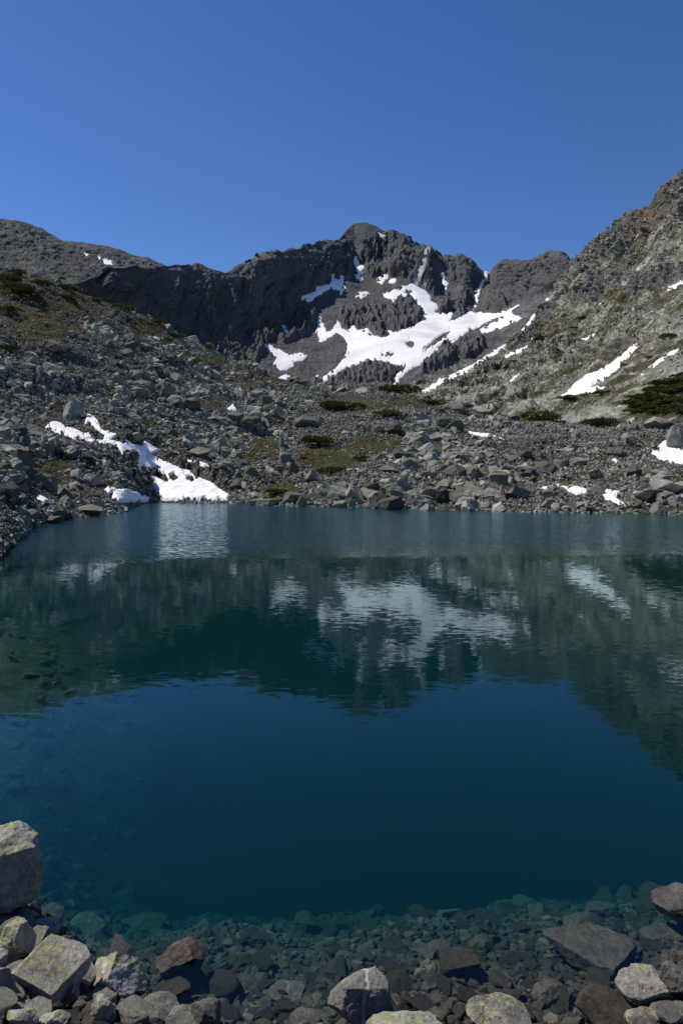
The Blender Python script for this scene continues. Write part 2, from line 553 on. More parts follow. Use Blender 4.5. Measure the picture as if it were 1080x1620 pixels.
# ------------------------------------------------------------------ snow patches, traced in photo pixels
# (layer, label, thickness, polygons)
SNOW = [
 ('B', 'largest white snowfield, branching across the bowl under the highest peak', 2.2, [
   M_((350,685),(372,655),(430,610),(460,560),(468,530),(455,505),(435,488),(415,490),(385,505),(362,520),(342,500),(340,470),(352,455),(348,420),(362,418),(375,445),(385,480),(410,470),(425,435),(440,440),(440,462),(462,472),(490,452),(500,468),(530,470),(545,465),(565,490),(600,500),(630,490),(600,475),(660,468),(720,455),(750,440),(760,400),(735,370),(715,345),(690,345),(660,360),(640,365),(615,350),(600,325),(640,315),(690,295),(715,290),(760,310),(785,330),(790,360),(810,365),(815,385),(808,400),(850,410),(875,400),(870,425),(855,440),(880,430),(920,410),(955,395),(970,400),(1030,405),(1060,400),(1085,394),(1120,375),(1140,368),(1080,415),(1030,430),(985,455),(930,480),(880,520),(840,535),(790,580),(740,610),(700,630),(670,660),(660,690),(640,685),(650,650),(690,615),(640,605),(590,590),(540,590),(500,610),(450,625),(400,650),(370,685))]),
 ('B', 'jagged snow patch low on the scree at the foot of the dark cliff', 1.5, [M_((138,518),(150,540),(172,560),(185,580),(178,605),(205,632),(235,625),(255,615),(260,595),(290,590),(312,570),(300,560),(270,562),(240,565),(215,550),(190,545),(160,525))]),
 ('B', 'small snow spot just under the jagged patch, at the moraine crest', 1.2, [M_((195,655),(225,638),(243,650),(238,674),(205,674))]),
 ('B', 'tiny snow fleck in the scree beside the lowest tongue of the largest snowfield', 1.0, [M_((333,658),(350,643),(354,660),(336,674))]),
 ('B', 'thin slanting snow streak against the base of the dark cliff', 1.0, [M_((203,450),(217,450),(245,487),(225,484))]),
 ('B', 'ragged snow patch on the left shoulder of the peak, below its dark crags', 1.4, [M_((275,340),(300,335),(345,320),(345,295),(375,300),(400,285),(400,255),(415,252),(420,275),(430,255),(455,260),(450,290),(462,315),(440,340),(435,322),(400,310),(370,325),(345,340),(315,365),(290,362))]),
 ('B', 'upright snow patch in the gully straight below the summit', 1.4, [M_((489,183),(503,182),(512,210),(535,225),(525,245),(520,260),(528,275),(515,285),(500,275),(495,255),(500,225),(488,215))]),
 ('B', 'short snow patch on the ledge under the middle crags, left one of two', 1.1, [M_((575,270),(605,252),(625,258),(622,268),(600,290),(580,288))]),
 ('B', 'short snow patch on the ledge under the middle crags, right one of two', 1.1, [M_((622,280),(640,268),(665,272),(650,288),(625,293))]),
 ('B', 'small oval snow patch alone on the scree below the summit gully', 1.1, [M_((499,325),(545,318),(550,330),(520,350),(500,348))]),
 ('B', 'small snow patch just right of the summit, on the skyline slope', 1.1, [M_((566,100),(598,93),(622,105),(602,119),(578,112))]),
 ('B', 'narrow snow chute in the cleft right of the pale rock spire', 4.5, [M_((828,245),(842,248),(845,275),(862,295),(855,320),(858,335),(840,335),(842,310),(832,285))]),
 ('B', 'steep snow gully running up to the notch in the skyline', 5.0, [M_((990,245),(1016,248),(1007,285),(988,310),(978,345),(965,385),(955,392),(965,345),(958,320),(985,290),(998,265))]),
 ('B', 'pinkish snow strip beside the right arm of the largest snowfield', 1.3, [R_((438,522),(470,505),(500,488),(525,468),(535,460),(545,475),(575,485),(550,497),(510,515),(470,528),(440,537))]),
 ('D', 'long diagonal snow stripe along the foot of the right mountainside', 1.0, [R_((235,720),(260,715),(300,690),(310,672),(320,680),(360,660),(400,640),(450,610),(500,580),(520,563),(515,584),(480,607),(430,637),(390,662),(350,678),(300,708),(260,729)), R_((545,545),(555,530),(580,505),(605,475),(615,468),(612,490),(597,512),(572,532),(545,550),(523,566),(518,566),(530,555))]),
 ('D', 'short slanting snow streak above the long diagonal stripe', 0.8, [R_((510,612),(535,595),(570,580),(601,566),(597,576),(565,596),(530,610))]),
 ('D', 'forked snow spot near the crest where the right mountainside meets the ridge', 0.9, [R_((635,412),(650,408),(665,395),(669,402),(655,425),(642,438))]),
 ('D', 'thin snow line high under the reddish crag', 0.7, [R_((903,344),(940,324),(979,299),(977,307),(940,330),(910,347))]),
 ('D', 'snow wedge high at the right edge under the pale outcrops', 0.7, [R_((1033,385),(1060,375),(1090,360),(1130,345),(1130,362),(1082,380),(1050,396),(1035,401))]),
 ('D', 'broad diagonal snow stripe low on the right mountainside', 0.8, [R_((625,763),(660,745),(710,725),(740,690),(775,665),(810,655),(850,630),(880,610),(910,580),(937,565),(936,580),(900,622),(870,652),(840,672),(810,692),(790,706),(840,704),(800,717),(760,727),(720,732),(680,747),(640,764))]),
 ('D', 'narrow snow stripe rising to the right edge above the green pine thicket', 0.7, [R_((858,700),(900,684),(940,659),(980,634),(1020,608),(1050,590),(1085,574),(1080,584),(1060,598),(1020,620),(985,642),(950,664),(910,687))]),
 ('D', 'tiny snow sliver below the narrow stripe at the right', 0.6, [R_((943,666),(965,654),(989,643),(972,659),(950,667))]),
 ('D', 'short thin snow line low in the middle of the right mountainside', 0.6, [R_((513,691),(540,674),(575,654),(593,644),(586,656),(550,677),(520,694))]),
 ('D', 'small snow dash in the grass halfway up the right mountainside', 0.6, [R_((755,554),(780,544),(807,532),(802,543),(770,557))]),
 ('D', 'snow speck among pale outcrops above the snow dash', 0.6, [R_((813,441),(831,435),(823,449))]),
 ('D', 'snow speck right of the snow dash in the grass', 0.6, [R_((828,512),(847,514),(839,523))]),
 ('E', 'big snow bank sloping to the water on the left shore, boulders poking through', 0.30, [L_((195,312),(215,292),(250,290),(290,312),(340,330),(370,340),(410,320),(390,300),(360,300),(372,255),(390,262),(410,275),(425,300),(435,325),(470,335),(500,345),(530,360),(560,385),(600,390),(615,370),(660,400),(685,410),(650,430),(690,455),(730,470),(770,490),(810,500),(850,530),(890,545),(920,560),(940,580),(990,605),(970,625),(860,626),(730,628),(690,625),(660,590),(640,560),(640,520),(610,510),(560,470),(520,440),(500,400),(470,395),(430,390),(380,375),(330,365),(270,345),(230,330))]),
 ('E', 'low snow wedge at the waterline left of the big snow bank', 0.30, [L_((445,580),(460,565),(500,580),(540,575),(600,600),(650,620),(625,634),(500,636),(480,610))]),
 ('E', 'narrow snow strip among boulders just right of the big snow bank', 0.30, [L_((790,450),(850,460),(900,475),(914,490),(890,502),(840,482),(800,465))]),
 ('E', 'small snow spot in the scree above the big snow bank', 0.30, [L_((968,236),(995,210),(1014,241),(990,245))]),
 ('E', 'thin broken snow strip near the left shore among boulders', 0.25, [L_((140,600),(160,603),(243,640),(200,637),(180,643),(160,617))]),
 ('E', 'tiny snow strip at the left end of the thin shore strip', 0.25, [L_((68,594),(110,603),(102,615),(75,612))]),
 ('E', 'thin curved snow strip on the moraine among dark boulders across the lake', 0.30, [Q_((112,352),(130,346),(160,353),(200,356),(230,363),(265,378),(307,400),(280,404),(240,388),(190,374),(140,364))]),
 ('E', 'snow patch at the right edge of the moraine under pale outcrops', 0.35, [Q_((895,415),(940,430),(975,440),(962,418),(1000,388),(1030,390),(1050,410),(1080,430),(1200,450),(1200,500),(1080,497),(1020,490),(980,475),(940,450))]),
 ('E', 'snow patch between shore boulders below the right of the moraine', 0.30, [Q_((500,595),(520,586),(560,600),(610,598),(652,613),(652,632),(620,648),(580,642),(545,627))]),
 ('E', 'tiny snow dash left of the snow patch between shore boulders', 0.25, [Q_((438,606),(470,598),(497,615),(450,620))]),
 ('E', 'forked snow patch beside the tall boulder near the right shore', 0.30, [Q_((690,635),(740,608),(800,623),(812,640),(772,645),(792,660),(824,682),(790,684),(740,662))]),
 ('E', 'small snow dash below the dark blocks right of centre', 0.30, [Q_((743,467),(792,478),(780,489),(750,480))]),
 ('A', 'slim snow streak below the far left skyline', 1.6, [K_((301,149),(330,151),(360,168),(357,178),(320,168))]),
 ('A', 'tiny snow streak left of the slim one under the far left skyline', 1.4, [K_((257,135),(281,145),(276,151))]),
]
HOLES = [M_((762,556),(790,535),(830,510),(868,472),(850,478),(800,510),(775,535)), M_((683,325),(700,316),(710,325),(698,331)),
         M_((690,520),(705,512),(722,518),(720,530),(700,535)), M_((610,570),(630,560),(648,562),(640,572)),
         L_((375,330),(410,320),(445,345),(440,370),(400,365)), L_((480,365),(510,348),(537,365),(525,385)), L_((525,430),(560,420),(585,450),(560,468),(530,450)),
         L_((610,495),(650,490),(715,530),(715,548),(650,520)), L_((725,520),(745,510),(762,530),(740,545)), L_((795,525),(815,522),(818,538),(800,540))]
CRAG = [K_((330,190),(520,178),(620,180),(720,215),(830,235),(950,250),(1000,340),(960,400),(900,420),(860,400),(840,430),(800,490),(780,520),(700,500),(560,420),(480,380),(390,330),(320,260)),
        M_((0,250),(60,200),(130,180),(240,150),(330,140),(400,125),(470,130),(485,200),(470,260),(455,260),(430,250),(400,255),(345,295),(270,335),(300,370),(340,410),(330,450),(300,490),(250,490),(200,450),(190,500),(130,520),(100,570),(0,590)),
        M_((520,150),(560,120),(620,95),(700,90),(760,110),(790,145),(820,172),(870,180),(930,212),(992,240),(985,290),(960,320),(960,390),(920,410),(870,390),(810,400),(810,370),(830,330),(780,325),(740,300),(700,270),(620,250),(560,260),(530,230),(510,190)),
        M_((440,400),(500,380),(560,385),(640,370),(700,345),(755,400),(745,445),(660,470),(590,500),(545,460),(500,468),(460,470),(440,430)),
        R_((470,338),(500,312),(560,300),(620,295),(660,278),(720,300),(728,330),(690,380),(650,400),(600,415),(540,440),(500,460),(430,465),(430,430)),
        R_((725,315),(790,245),(850,185),(920,145),(1000,88),(1040,50),(1080,25),(1300,-140),(1300,150),(1050,180),(1000,210),(920,270),(860,300),(800,320),(740,332)),
        R_((560,560),(600,520),(640,450),(690,420),(690,450),(640,520),(600,570),(560,585)),
        R_((730,430),(800,360),(870,330),(930,330),(940,360),(860,390),(800,440),(740,460)), R_((900,400),(980,340),(1090,320),(1200,300),(1200,350),(1000,390),(930,420)),
        R_((280,600),(340,560),(440,545),(450,580),(400,610),(320,640),(250,660)), R_((820,600),(880,560),(920,560),(900,600),(850,620))]
RED = [R_((905,190),(960,150),(1030,140),(1080,130),(1160,130),(1160,170),(1020,200),(960,250),(915,268)), R_((690,250),(760,230),(800,220),(800,260),(720,290))]
PALE_LIT = [M_((770,145),(776,180),(771,260),(766,312),(755,312),(752,265),(738,302),(716,292),(732,250),(748,205),(760,165))]  # pale spire rock, with the sun on its left face painted in
SCREE = [M_((60,560),(130,520),(200,500),(300,490),(345,400),(290,365),(400,310),(470,330),(480,270),(600,300),(600,330),(720,460),(760,520),(700,620),(400,680),(200,720),(60,640))]
GRASS_E = [(590,702,60,24),(520,722,62,30),(450,775,48,16),(420,705,32,22),(60,500,75,60),(150,470,60,30),(20,455,40,30),(230,520,40,20),(90,745,40,28),(20,800,40,14),(330,640,30,12),
           (650,640,60,14),(860,655,70,14),(940,665,50,12),(815,770,22,12),(560,640,60,16),(395,725,20,16),(1050,808,60,5),(740,690,30,10),(340,570,40,12),(440,600,40,12),(660,785,22,12),(230,670,30,10)]
GRASS_D = [(1075,625,80,38),(1020,560,60,24),(960,560,50,22),(900,520,60,28),(850,610,50,14),(1060,480,50,26),(760,560,40,20),(980,470,40,16),(1040,330,40,26),(1000,640,60,16),(700,590,36,10)]


def masks(layer, px, py, amp=2.0):
    """per-vertex masks in pixel space, edges broken up by noise"""
    shp = px.shape
    q = np.stack([px.ravel() / 9.0, py.ravel() / 9.0, np.full(px.size, 3.3)], -1)
    jx = px.ravel() + amp * fbm(q, 4, 0.6, seed=5)
    jy = py.ravel() + amp * fbm(q, 4, 0.6, seed=15)
    out = {}
    def many(polys, lo, hi):
        s = np.full(px.size, -50.0)
        for P in polys: s = np.maximum(s, sdist(jx, jy, P))
        return sstep(lo, hi, s).reshape(shp)
    out['crag'] = many(CRAG, -5, 3)
    out['red'] = many(RED, -4, 4)
    out['pale'] = many(PALE_LIT, -1, 1.5)
    out['scree'] = many(SCREE, -6, 3)
    hole = np.full(px.size, -50.0)
    for P in HOLES: hole = np.maximum(hole, sdist(jx, jy, P))
    spots = fbm(q * 1.1, 4, 0.65, seed=25)
    jx = jx + amp * 0.7 * pnoise(q * 5, 26); jy = jy + amp * 0.7 * pnoise(q * 5, 27)
    sn = []
    alls = np.full(px.size, -50.0)
    for lay, label, th, polys in SNOW:
        if lay != layer: continue
        s = np.full(px.size, -50.0)
        for P in polys: s = np.maximum(s, sdist(jx, jy, P))
        s = np.minimum(s, -hole)
        s = s - 4.0 * sstep(0.30, 0.62, spots) * (s < 9)
        alls = np.maximum(alls, s)
        sn.append((label, th, s.reshape(shp)))
    out['snow_sd'] = alls.reshape(shp)
    g = np.zeros(px.size)
    for cx, cy, rx, ry in (GRASS_E if layer == 'E' else GRASS_D if layer == 'D' else []):
        r = np.sqrt(((jx - cx) / rx) ** 2 + ((jy - cy) / ry) ** 2) + 0.25 * fbm(q * 0.8, 3, seed=31)
        g = np.maximum(g, 1 - sstep(0.55, 1.15, r))
    if layer == 'E':
        qq = np.stack([px.ravel() / 34.0, py.ravel() / 17.0, np.full(px.size, 8.8)], -1)
        g = np.maximum(g, 0.62 * sstep(0.22, 0.55, fbm(qq, 4, 0.6, seed=77)))
    out['grass'] = g.reshape(shp)
    return out, sn


def grid_up(P):
    N = -grid_normals(P)
    return np.where(N[..., 2:3] < 0, -N, N)


def biggest_piece(F, n):
    """faces of the largest connected patch"""
    lab = np.arange(n)
    while True:
        m = lab[F].min(1)
        new = lab.copy()
        for c in range(4): np.minimum.at(new, F[:, c], m)
        new = new[new]
        if (new == lab).all(): break
        lab = new
    fl = lab[F[:, 0]]
    u, c = np.unique(fl, return_counts=True)
    return fl == u[np.argmax(c)]


def build_layer(layer, name, xs, curves, rows, mat, disp, lowf, smooth=6):
    K = np.stack(curves)                       # K x C x 3
    parts = []
    for i, n in enumerate(rows):
        t = (np.arange(n) / n)[:, None, None]
        parts.append(K[i] * (1 - t) + K[i + 1] * t)
    parts.append(K[-1:])
    P = smooth_rows(np.concatenate(parts, 0), smooth)
    P = P + grid_up(P) * lowf(P.reshape(-1, 3)).reshape(P.shape[:2])[..., None]
    N = grid_up(P)
    px, py, zc = proj(P)
    mk, sn = masks(layer, px, py, 1.2 if layer == 'E' else 2.0)
    flat = sstep({'E': -9, 'D': -11}.get(layer, -6), 1.0, mk['snow_sd'])
    d = disp(P, N, px, py, mk) * (1 - 0.97 * flat)
    Q = P + N * d[..., None]
    R, C = px.shape
    F = grid_faces(R, C)
    at = {a: mk[a].ravel() for a in ('crag', 'red', 'pale', 'scree', 'grass')}
    o = link(name, mesh_np(name, Q.reshape(-1, 3), F, True, at), mat, kind='structure')
    # snow: lies on the smoothed ground, tucks under it at its edge
    base = P
    for label, th, s in sn:
        keep = s > -2.2
        fk = keep.ravel()[F].all(1)
        if fk.sum() < 1: continue
        th = th * {'E': 0.8, 'D': 0.9}.get(layer, 0.36)
        h = th * np.clip(s / 2.2, -1.6, 1.0) + 0.12 * th * fbm(P.reshape(-1, 3) / (6 * th + 2), 3, seed=9).reshape(s.shape)
        S = (base + N * h[..., None]).reshape(-1, 3)
        used, inv = np.unique(F[fk].ravel(), return_inverse=True)
        inv = inv.reshape(-1, 4)
        inv = inv[biggest_piece(inv, len(used))]
        u2, inv = np.unique(inv.ravel(), return_inverse=True)
        me = mesh_np('snow_patch', S[used][u2], inv.reshape(-1, 4), True)
        link('snow_patch', me, MAT_SNOW, label, 'snow patch', 'snow patches on the mountains' if layer != 'E' else 'snow patches around the lake')
    return o, P, Q, px, py, mk


# ------------------------------------------------------------------ landforms
def edge(px, py, xs, crest_py, lo, width):
    """calmer relief at the skyline, so the crest keeps its course"""
    below = py - np.interp(px.ravel(), xs, crest_py).reshape(px.shape)
    return (lo + (1 - lo) * sstep(0, width, below))


def far_ridge():
    xs = np.concatenate([np.arange(-420, -40, 4.0), np.arange(-40, 345, 0.9)])
    cr = curve([(-420,318,1500),(-200,332,1500),(0,345,1500),(30,349,1500),(65,360,1500),(100,380,1480),(130,383,1480),(160,388,1480),(200,398,1460),(235,404,1440),(250,413,1430),(265,419,1420),(345,446,1400)], xs, 3)
    mid = curve([(-420,440,1180),(0,445,1200),(345,480,1150)], xs)
    bs = curve([(-420,600,850),(0,600,850),(345,600,800)], xs)
    C = [unproj(xs, bs[0], bs[1]), unproj(xs, mid[0], mid[1]), unproj(xs, cr[0], cr[1])]
    bk = C[-1].copy(); bk[:, 1] += 300; bk[:, 2] -= 180
    C.append(bk)

    def disp(P, N, px, py, mk):
        q = P.reshape(-1, 3)
        a = (ridged(q * [1 / 50, 1 / 50, 1 / 110], 4, seed=2) - 0.6) * 3.2 + fbm(q / 16, 5, 0.65, seed=8) * 3.0
        a = a * edge(px, py, xs, cr[0], 0.4, 14).ravel()
        return a.reshape(px.shape)
    return build_layer('A', 'far_ridge_hill', xs, C, (70, 130, 20), MAT_RIDGE, disp, lambda q: fbm(q / 150, 2, seed=1) * 8)


def headwall():
    xs = np.arange(100, 990, 0.8)
    cr = curve([(100,444,590),(130,437,600),(165,425,620),(200,420,640),(250,419,680),(300,418,720),(335,427,745),(362,434,760),(372,430,775),(385,418,800),(400,410,820),(430,402,870),(470,398,930),(510,388,1040),(535,379,1100),(545,367,1150),(560,357,1200),(578,353,1200),(600,361,1190),(615,369,1180),(645,369,1150),(662,379,1140),(676,389,1130),(700,404,1120),(725,409,1115),(745,417,1115),(762,430,1120),(776,437,1130),(784,420,1090),(800,413,1050),(830,411,1000),(865,402,940),(885,406,900),(905,420,830),(960,450,760),(990,465,740)], xs, 1)
    m2 = curve([(100,500,570),(165,470,610),(250,465,668),(300,470,702),(400,470,770),(430,450,835),(480,438,930),(540,420,1060),(600,405,1110),(640,412,1080),(676,440,1040),(720,445,1035),(770,460,1030),(790,450,1010),(830,440,940),(870,435,880),(905,445,800),(990,485,710)], xs, 18)
    m1 = curve([(100,560,550),(165,530,590),(250,520,645),(300,530,672),(360,540,690),(430,520,760),(480,490,860),(560,470,950),(640,470,950),(700,490,910),(760,490,930),(830,480,850),(905,478,760),(990,520,680)], xs, 22)
    bs = curve([(100,640,520),(250,640,590),(300,625,600),(400,605,610),(500,640,590),(640,655,555),(760,650,540),(900,600,560),(990,560,600)], xs, 18)
    C = [unproj(xs, bs[0], bs[1]), unproj(xs, m1[0], m1[1]), unproj(xs, m2[0], m2[1]), unproj(xs, cr[0], cr[1])]
    bk = C[-1].copy(); bk[:, 1] += 260; bk[:, 2] -= 170
    C.append(bk)

    def disp(P, N, px, py, mk):
        q = P.reshape(-1, 3)
        cg = mk['crag'].ravel()
        wq = q + np.stack([fbm(q / 18, 3, seed=51), fbm(q / 18, 3, seed=52), fbm(q / 18, 2, seed=53)], -1) * [5, 5, 8]
        butt = (ridged(wq * [1 / 34, 1 / 170, 1 / 170], 2, seed=3) - 0.5) * 6.0 + (ridged(wq * [1 / 10, 1 / 90, 1 / 70], 4, 0.6, seed=13) - 0.8) * 4.2
        f1, f2, cid = worley(wq * [1 / 7, 1 / 40, 1 / 30], seed=4)
        blk = (cid - 0.5) * 3.0
        fine = fbm(q * [1 / 3.2, 1 / 14, 1 / 10], 4, 0.62, seed=7) * 1.5
        butt = butt + (ridged(wq * [1 / 75, 1 / 300, 1 / 300], 2, 0.5, seed=63) - 0.5) * 13 * (1 - sstep(455, 500, py.ravel()))
        a = cg * (butt + blk + 1.5) + fine * (0.25 + 0.75 * cg) + (1 - cg) * (ridged(q / 22, 4, 0.55, seed=21) - 0.7) * 0.9
        f1, f2, cid = worley(q / 7, seed=14)
        gl_ = np.maximum(sdist(px, py, M_((990,245),(1016,248),(1007,285),(988,310),(978,345),(965,385),(955,392),(965,345),(958,320),(985,290),(998,265))), sdist(px, py, M_((828,245),(842,248),(845,275),(862,295),(855,320),(858,335),(840,335),(842,310),(832,285))))
        a = a * (1 - 0.8 * sstep(-22, -5, gl_))
        a = a * edge(px, py, xs, cr[0], 0.55, 14).ravel() * (1 - 0.55 * (1 - sstep(330, 372, px.ravel())) * (1 - sstep(425, 470, py.ravel())))
        # boulder field and crags below the snow
        bf = sstep(-6, 6, sdist(px, py, M_((350,690),(420,640),(500,605),(560,585),(640,600),(690,615),(640,690),(500,730),(350,720))))
        a = a + bf * (np.minimum(f2 - f1, 0.5) * 7 + fbm(q / 3, 3, 0.6, seed=33) * 2.4)
        # the pale rock rib standing out of the wall
        ppx, ppy = px.ravel(), py.ravel()
        c = 675 - (ppy - 390) * 0.10
        wl = 9 + (ppy - 390) * 0.22
        prof = np.where(ppx < c, 1 - (c - ppx) / wl, 1 - (ppx - c) / 8.0)
        a = a * (1 - 0.75 * mk['pale'].ravel()) + 13 * np.clip(prof, 0, 1) * sstep(391, 410, ppy) * (1 - sstep(448, 464, ppy))
        return a.reshape(px.shape)
    return build_layer('B', 'headwall_mountain', xs, C, (120, 90, 90, 24), MAT_MAIN, disp, lambda q: fbm(q / 110, 3, seed=1) * 7, smooth=5)


def right_mountain():
    xs = np.concatenate([np.arange(560, 1130, 0.8), np.arange(1130, 1421, 3.0)])
    cr = curve([(560,640,380),(640,617,430),(700,591,520),(760,564,570),(800,545,600),(845,497,645),(870,465,670),(905,420,700),(918,405,690),(930,395,680),(950,375,650),(975,359,610),(1000,340,580),(1030,325,545),(1050,302,515),(1070,287,495),(1080,280,480),(1200,196,410),(1420,80,320)], xs, 3)
    m1 = curve([(560,650,355),(640,632,380),(760,607,400),(905,540,440),(1080,455,320),(1420,330,210)], xs, 30)
    bs = curve([(560,665,320),(640,665,315),(760,680,250),(900,688,180),(1080,690,146),(1420,720,118)], xs, 30)
    C = [unproj(xs, bs[0], bs[1]), unproj(xs, m1[0], m1[1]), unproj(xs, cr[0], cr[1])]
    bk = C[-1].copy(); bk[:, 1] += 140; bk[:, 0] += 40; bk[:, 2] -= 90
    C.append(bk)

    def disp(P, N, px, py, mk):
        q = P.reshape(-1, 3)
        cg = mk['crag'].ravel()
        s = np.clip(q[:, 1] / 400, 0.45, 1.2)
        g1, g2, gid = worley(q / 3.0, seed=16)
        outc = sstep(0.0, 0.4, fbm(q / 26, 4, 0.65, seed=12)) * 0.8
        wq = q + np.stack([fbm(q / 9, 3, seed=55), fbm(q / 9, 3, seed=56), fbm(q / 9, 2, seed=57)], -1) * 2.5
        f1, f2, cid = worley(wq * [1 / 7, 1 / 7, 1 / 11], seed=6)
        cx_ = q[:, 0] * 0.75 - q[:, 1] * 0.66; fx_ = -q[:, 0] * 0.66 - q[:, 1] * 0.75
        ribs = ridged(np.stack([cx_ / 17 + fbm(q / 30, 2, seed=59) * 0.5, fx_ / 85, q[:, 2] / 200], -1), 4, 0.6, seed=60) - 0.7
        cg2 = np.maximum(cg, outc) * (1 - 0.8 * mk['grass'].ravel())
        blk = (cid - 0.5) * 3.6 + (np.minimum(f2 - f1, 0.12) - 0.06) * 7 + fbm(wq * [1 / 3, 1 / 3, 1 / 5], 4, 0.65, seed=58) * 1.6 + (gid - 0.5) * 1.8 + np.minimum(g2 - g1, 0.3) * 2.0
        a = ribs * 2.6 + cg2 * (blk + (ridged(np.stack([cx_ / 9, fx_ / 50, q[:, 2] / 50], -1), 4, 0.6, seed=18) - 0.7) * 3.2) + fbm(q / 2.6, 4, 0.6, seed=17) * 0.6 + (gid - 0.5) * 0.6
        a = a * edge(px, py, xs, cr[0], 0.5, 12).ravel()
        return (a * s).reshape(px.shape)
    return build_layer('D', 'right_mountain', xs, C, (190, 300, 24), MAT_RIGHT, disp, lambda q: fbm(q / 70, 3, seed=2) * 3.5 * np.clip(q[:, 1] / 400, 0.35, 1.2), smooth=5)


SHORE = [(-420,1180),(-250,1040),(-120,950),(0,884),(20,862),(45,838),(100,822),(190,810),(225,797),(245,795),(300,796),(365,796),(450,800),(560,803),(700,806),(860,810),(1080,813),(1250,820),(1420,850)]


def moraine():
    xs = np.concatenate([np.arange(-420, -60, 4.0), np.arange(-60, 1140, 1.2), np.arange(1140, 1421, 4.0)])
    sh = curve(SHORE, xs, 4)[0]
    dsh = d_on_plane(sh, 0.0)
    shore = unproj(xs, sh, dsh)
    cr = curve([(-420,395,120),(-200,412,135),(0,430,150),(60,440,156),(140,468,165),(200,490,172),(260,519,185),(320,548,193),(360,571,200),(400,583,206),(450,601,214),(520,613,212),(600,612,208),(650,625,202),(700,643,195),(760,655,188),(830,662,172),(900,668,160),(1000,664,146),(1080,666,138),(1250,650,122),(1420,640,110)], xs, 6)
    crest = unproj(xs, cr[0], cr[1])
    mid = curve([(-420,700,55),(0,640,82),(200,640,98),(360,690,106),(500,703,108),(640,705,105),(800,722,98),(950,730,90),(1080,738,82),(1420,740,70)], xs, 20)
    midp = unproj(xs, mid[0], mid[1])
    u1 = shore.copy(); u1[:, 1] -= 1.2; u1[:, 2] = -0.35
    u0 = shore.copy(); u0[:, 1] -= np.minimum(9.0, dsh * 0.25); u0[:, 2] = -4.5
    bk = crest.copy(); bk[:, 1] += 40; bk[:, 2] -= 14
    bk2 = bk.copy(); bk2[:, 1] += 60; bk2[:, 2] -= 6

    def disp(P, N, px, py, mk):
        q = P.reshape(-1, 3)
        f1, f2, cid = worley(q / 2.2, seed=8)
        dist = np.clip((q[:, 2] + 0.3) / 2.5, 0.05, 1)
        fade = np.clip(q[:, 1] / 60, 0.3, 1.0)
        rk = 1 - 0.8 * mk['grass'].ravel()
        a = ((cid - 0.5) * 0.5 + (np.minimum(f2 - f1, 0.3) - 0.15) * 0.6) * rk + fbm(q / 3.0, 4, 0.6, seed=5) * 0.30
        ledge = sstep(0.1, 0.5, fbm(q * [1 / 26, 1 / 26, 1 / 14], 3, seed=44)) * 1.4 - 0.3
        a = (a + ledge * rk) * dist * fade
        return a.reshape(px.shape)
    return build_layer('E', 'moraine_hill', xs, [u0, u1, shore, midp, crest, bk, bk2], (24, 14, 200, 210, 16, 8), MAT_GROUND, disp, lambda q: (fbm(q / 36, 3, seed=4) * 1.3 + fbm(q / 14, 2, seed=41) * 0.4) * np.clip((q[:, 2] - 0.3) / 8, 0, 1) * np.clip(q[:, 1] / 60, 0.3, 1.0), smooth=3)


far_ridge()
headwall()
D_o, D_P, D_Q, D_px, D_py, D_mk = right_mountain()
E_o, E_P, E_Q, E_px, E_py, E_mk = moraine()


# ------------------------------------------------------------------ rocks
def hull(pts):
    bm = bmesh.new()
    for p in pts: bm.verts.new(p)
    r = bmesh.ops.convex_hull(bm, input=bm.verts)
    junk = [g for g in r['geom_interior'] + r['geom_unused'] if isinstance(g, bmesh.types.BMVert) and g.is_valid]
    bmesh.ops.delete(bm, geom=list(set(junk)), context='VERTS')
    loose = [v for v in bm.verts if not v.link_faces]
    bmesh.ops.delete(bm, geom=loose, context='VERTS')
    bmesh.ops.recalc_face_normals(bm, faces=bm.faces)
    return bm


def rock_points(rs, n):
    a = rs.uniform(-1, 1, (n, 3))
    r = (np.abs(a) ** 4).sum(1, keepdims=True) ** 0.25
    a = a / r * rs.uniform(0.75, 1.0, (n, 1))
    return a * [1, rs.uniform(0.65, 0.95), rs.uniform(0.42, 0.75)]


def bm_np(bm):
    bmesh.ops.triangulate(bm, faces=bm.faces)
    bm.verts.index_update()
    return np.array([v.co[:] for v in bm.verts]), np.array([[v.index for v in f.verts] for f in bm.faces])


rs = np.random.default_rng(21)
PROTO = []
PEBBLE = []
for i in range(16):
    bm = hull(rock_points(rs, int(rs.integers(8, 14))))
    PROTO.append(bm_np(bm)); bm.free()
for i in range(10):
    bm = hull(rock_points(rs, int(rs.integers(22, 34))))
    PEBBLE.append(bm_np(bm)); bm.free()


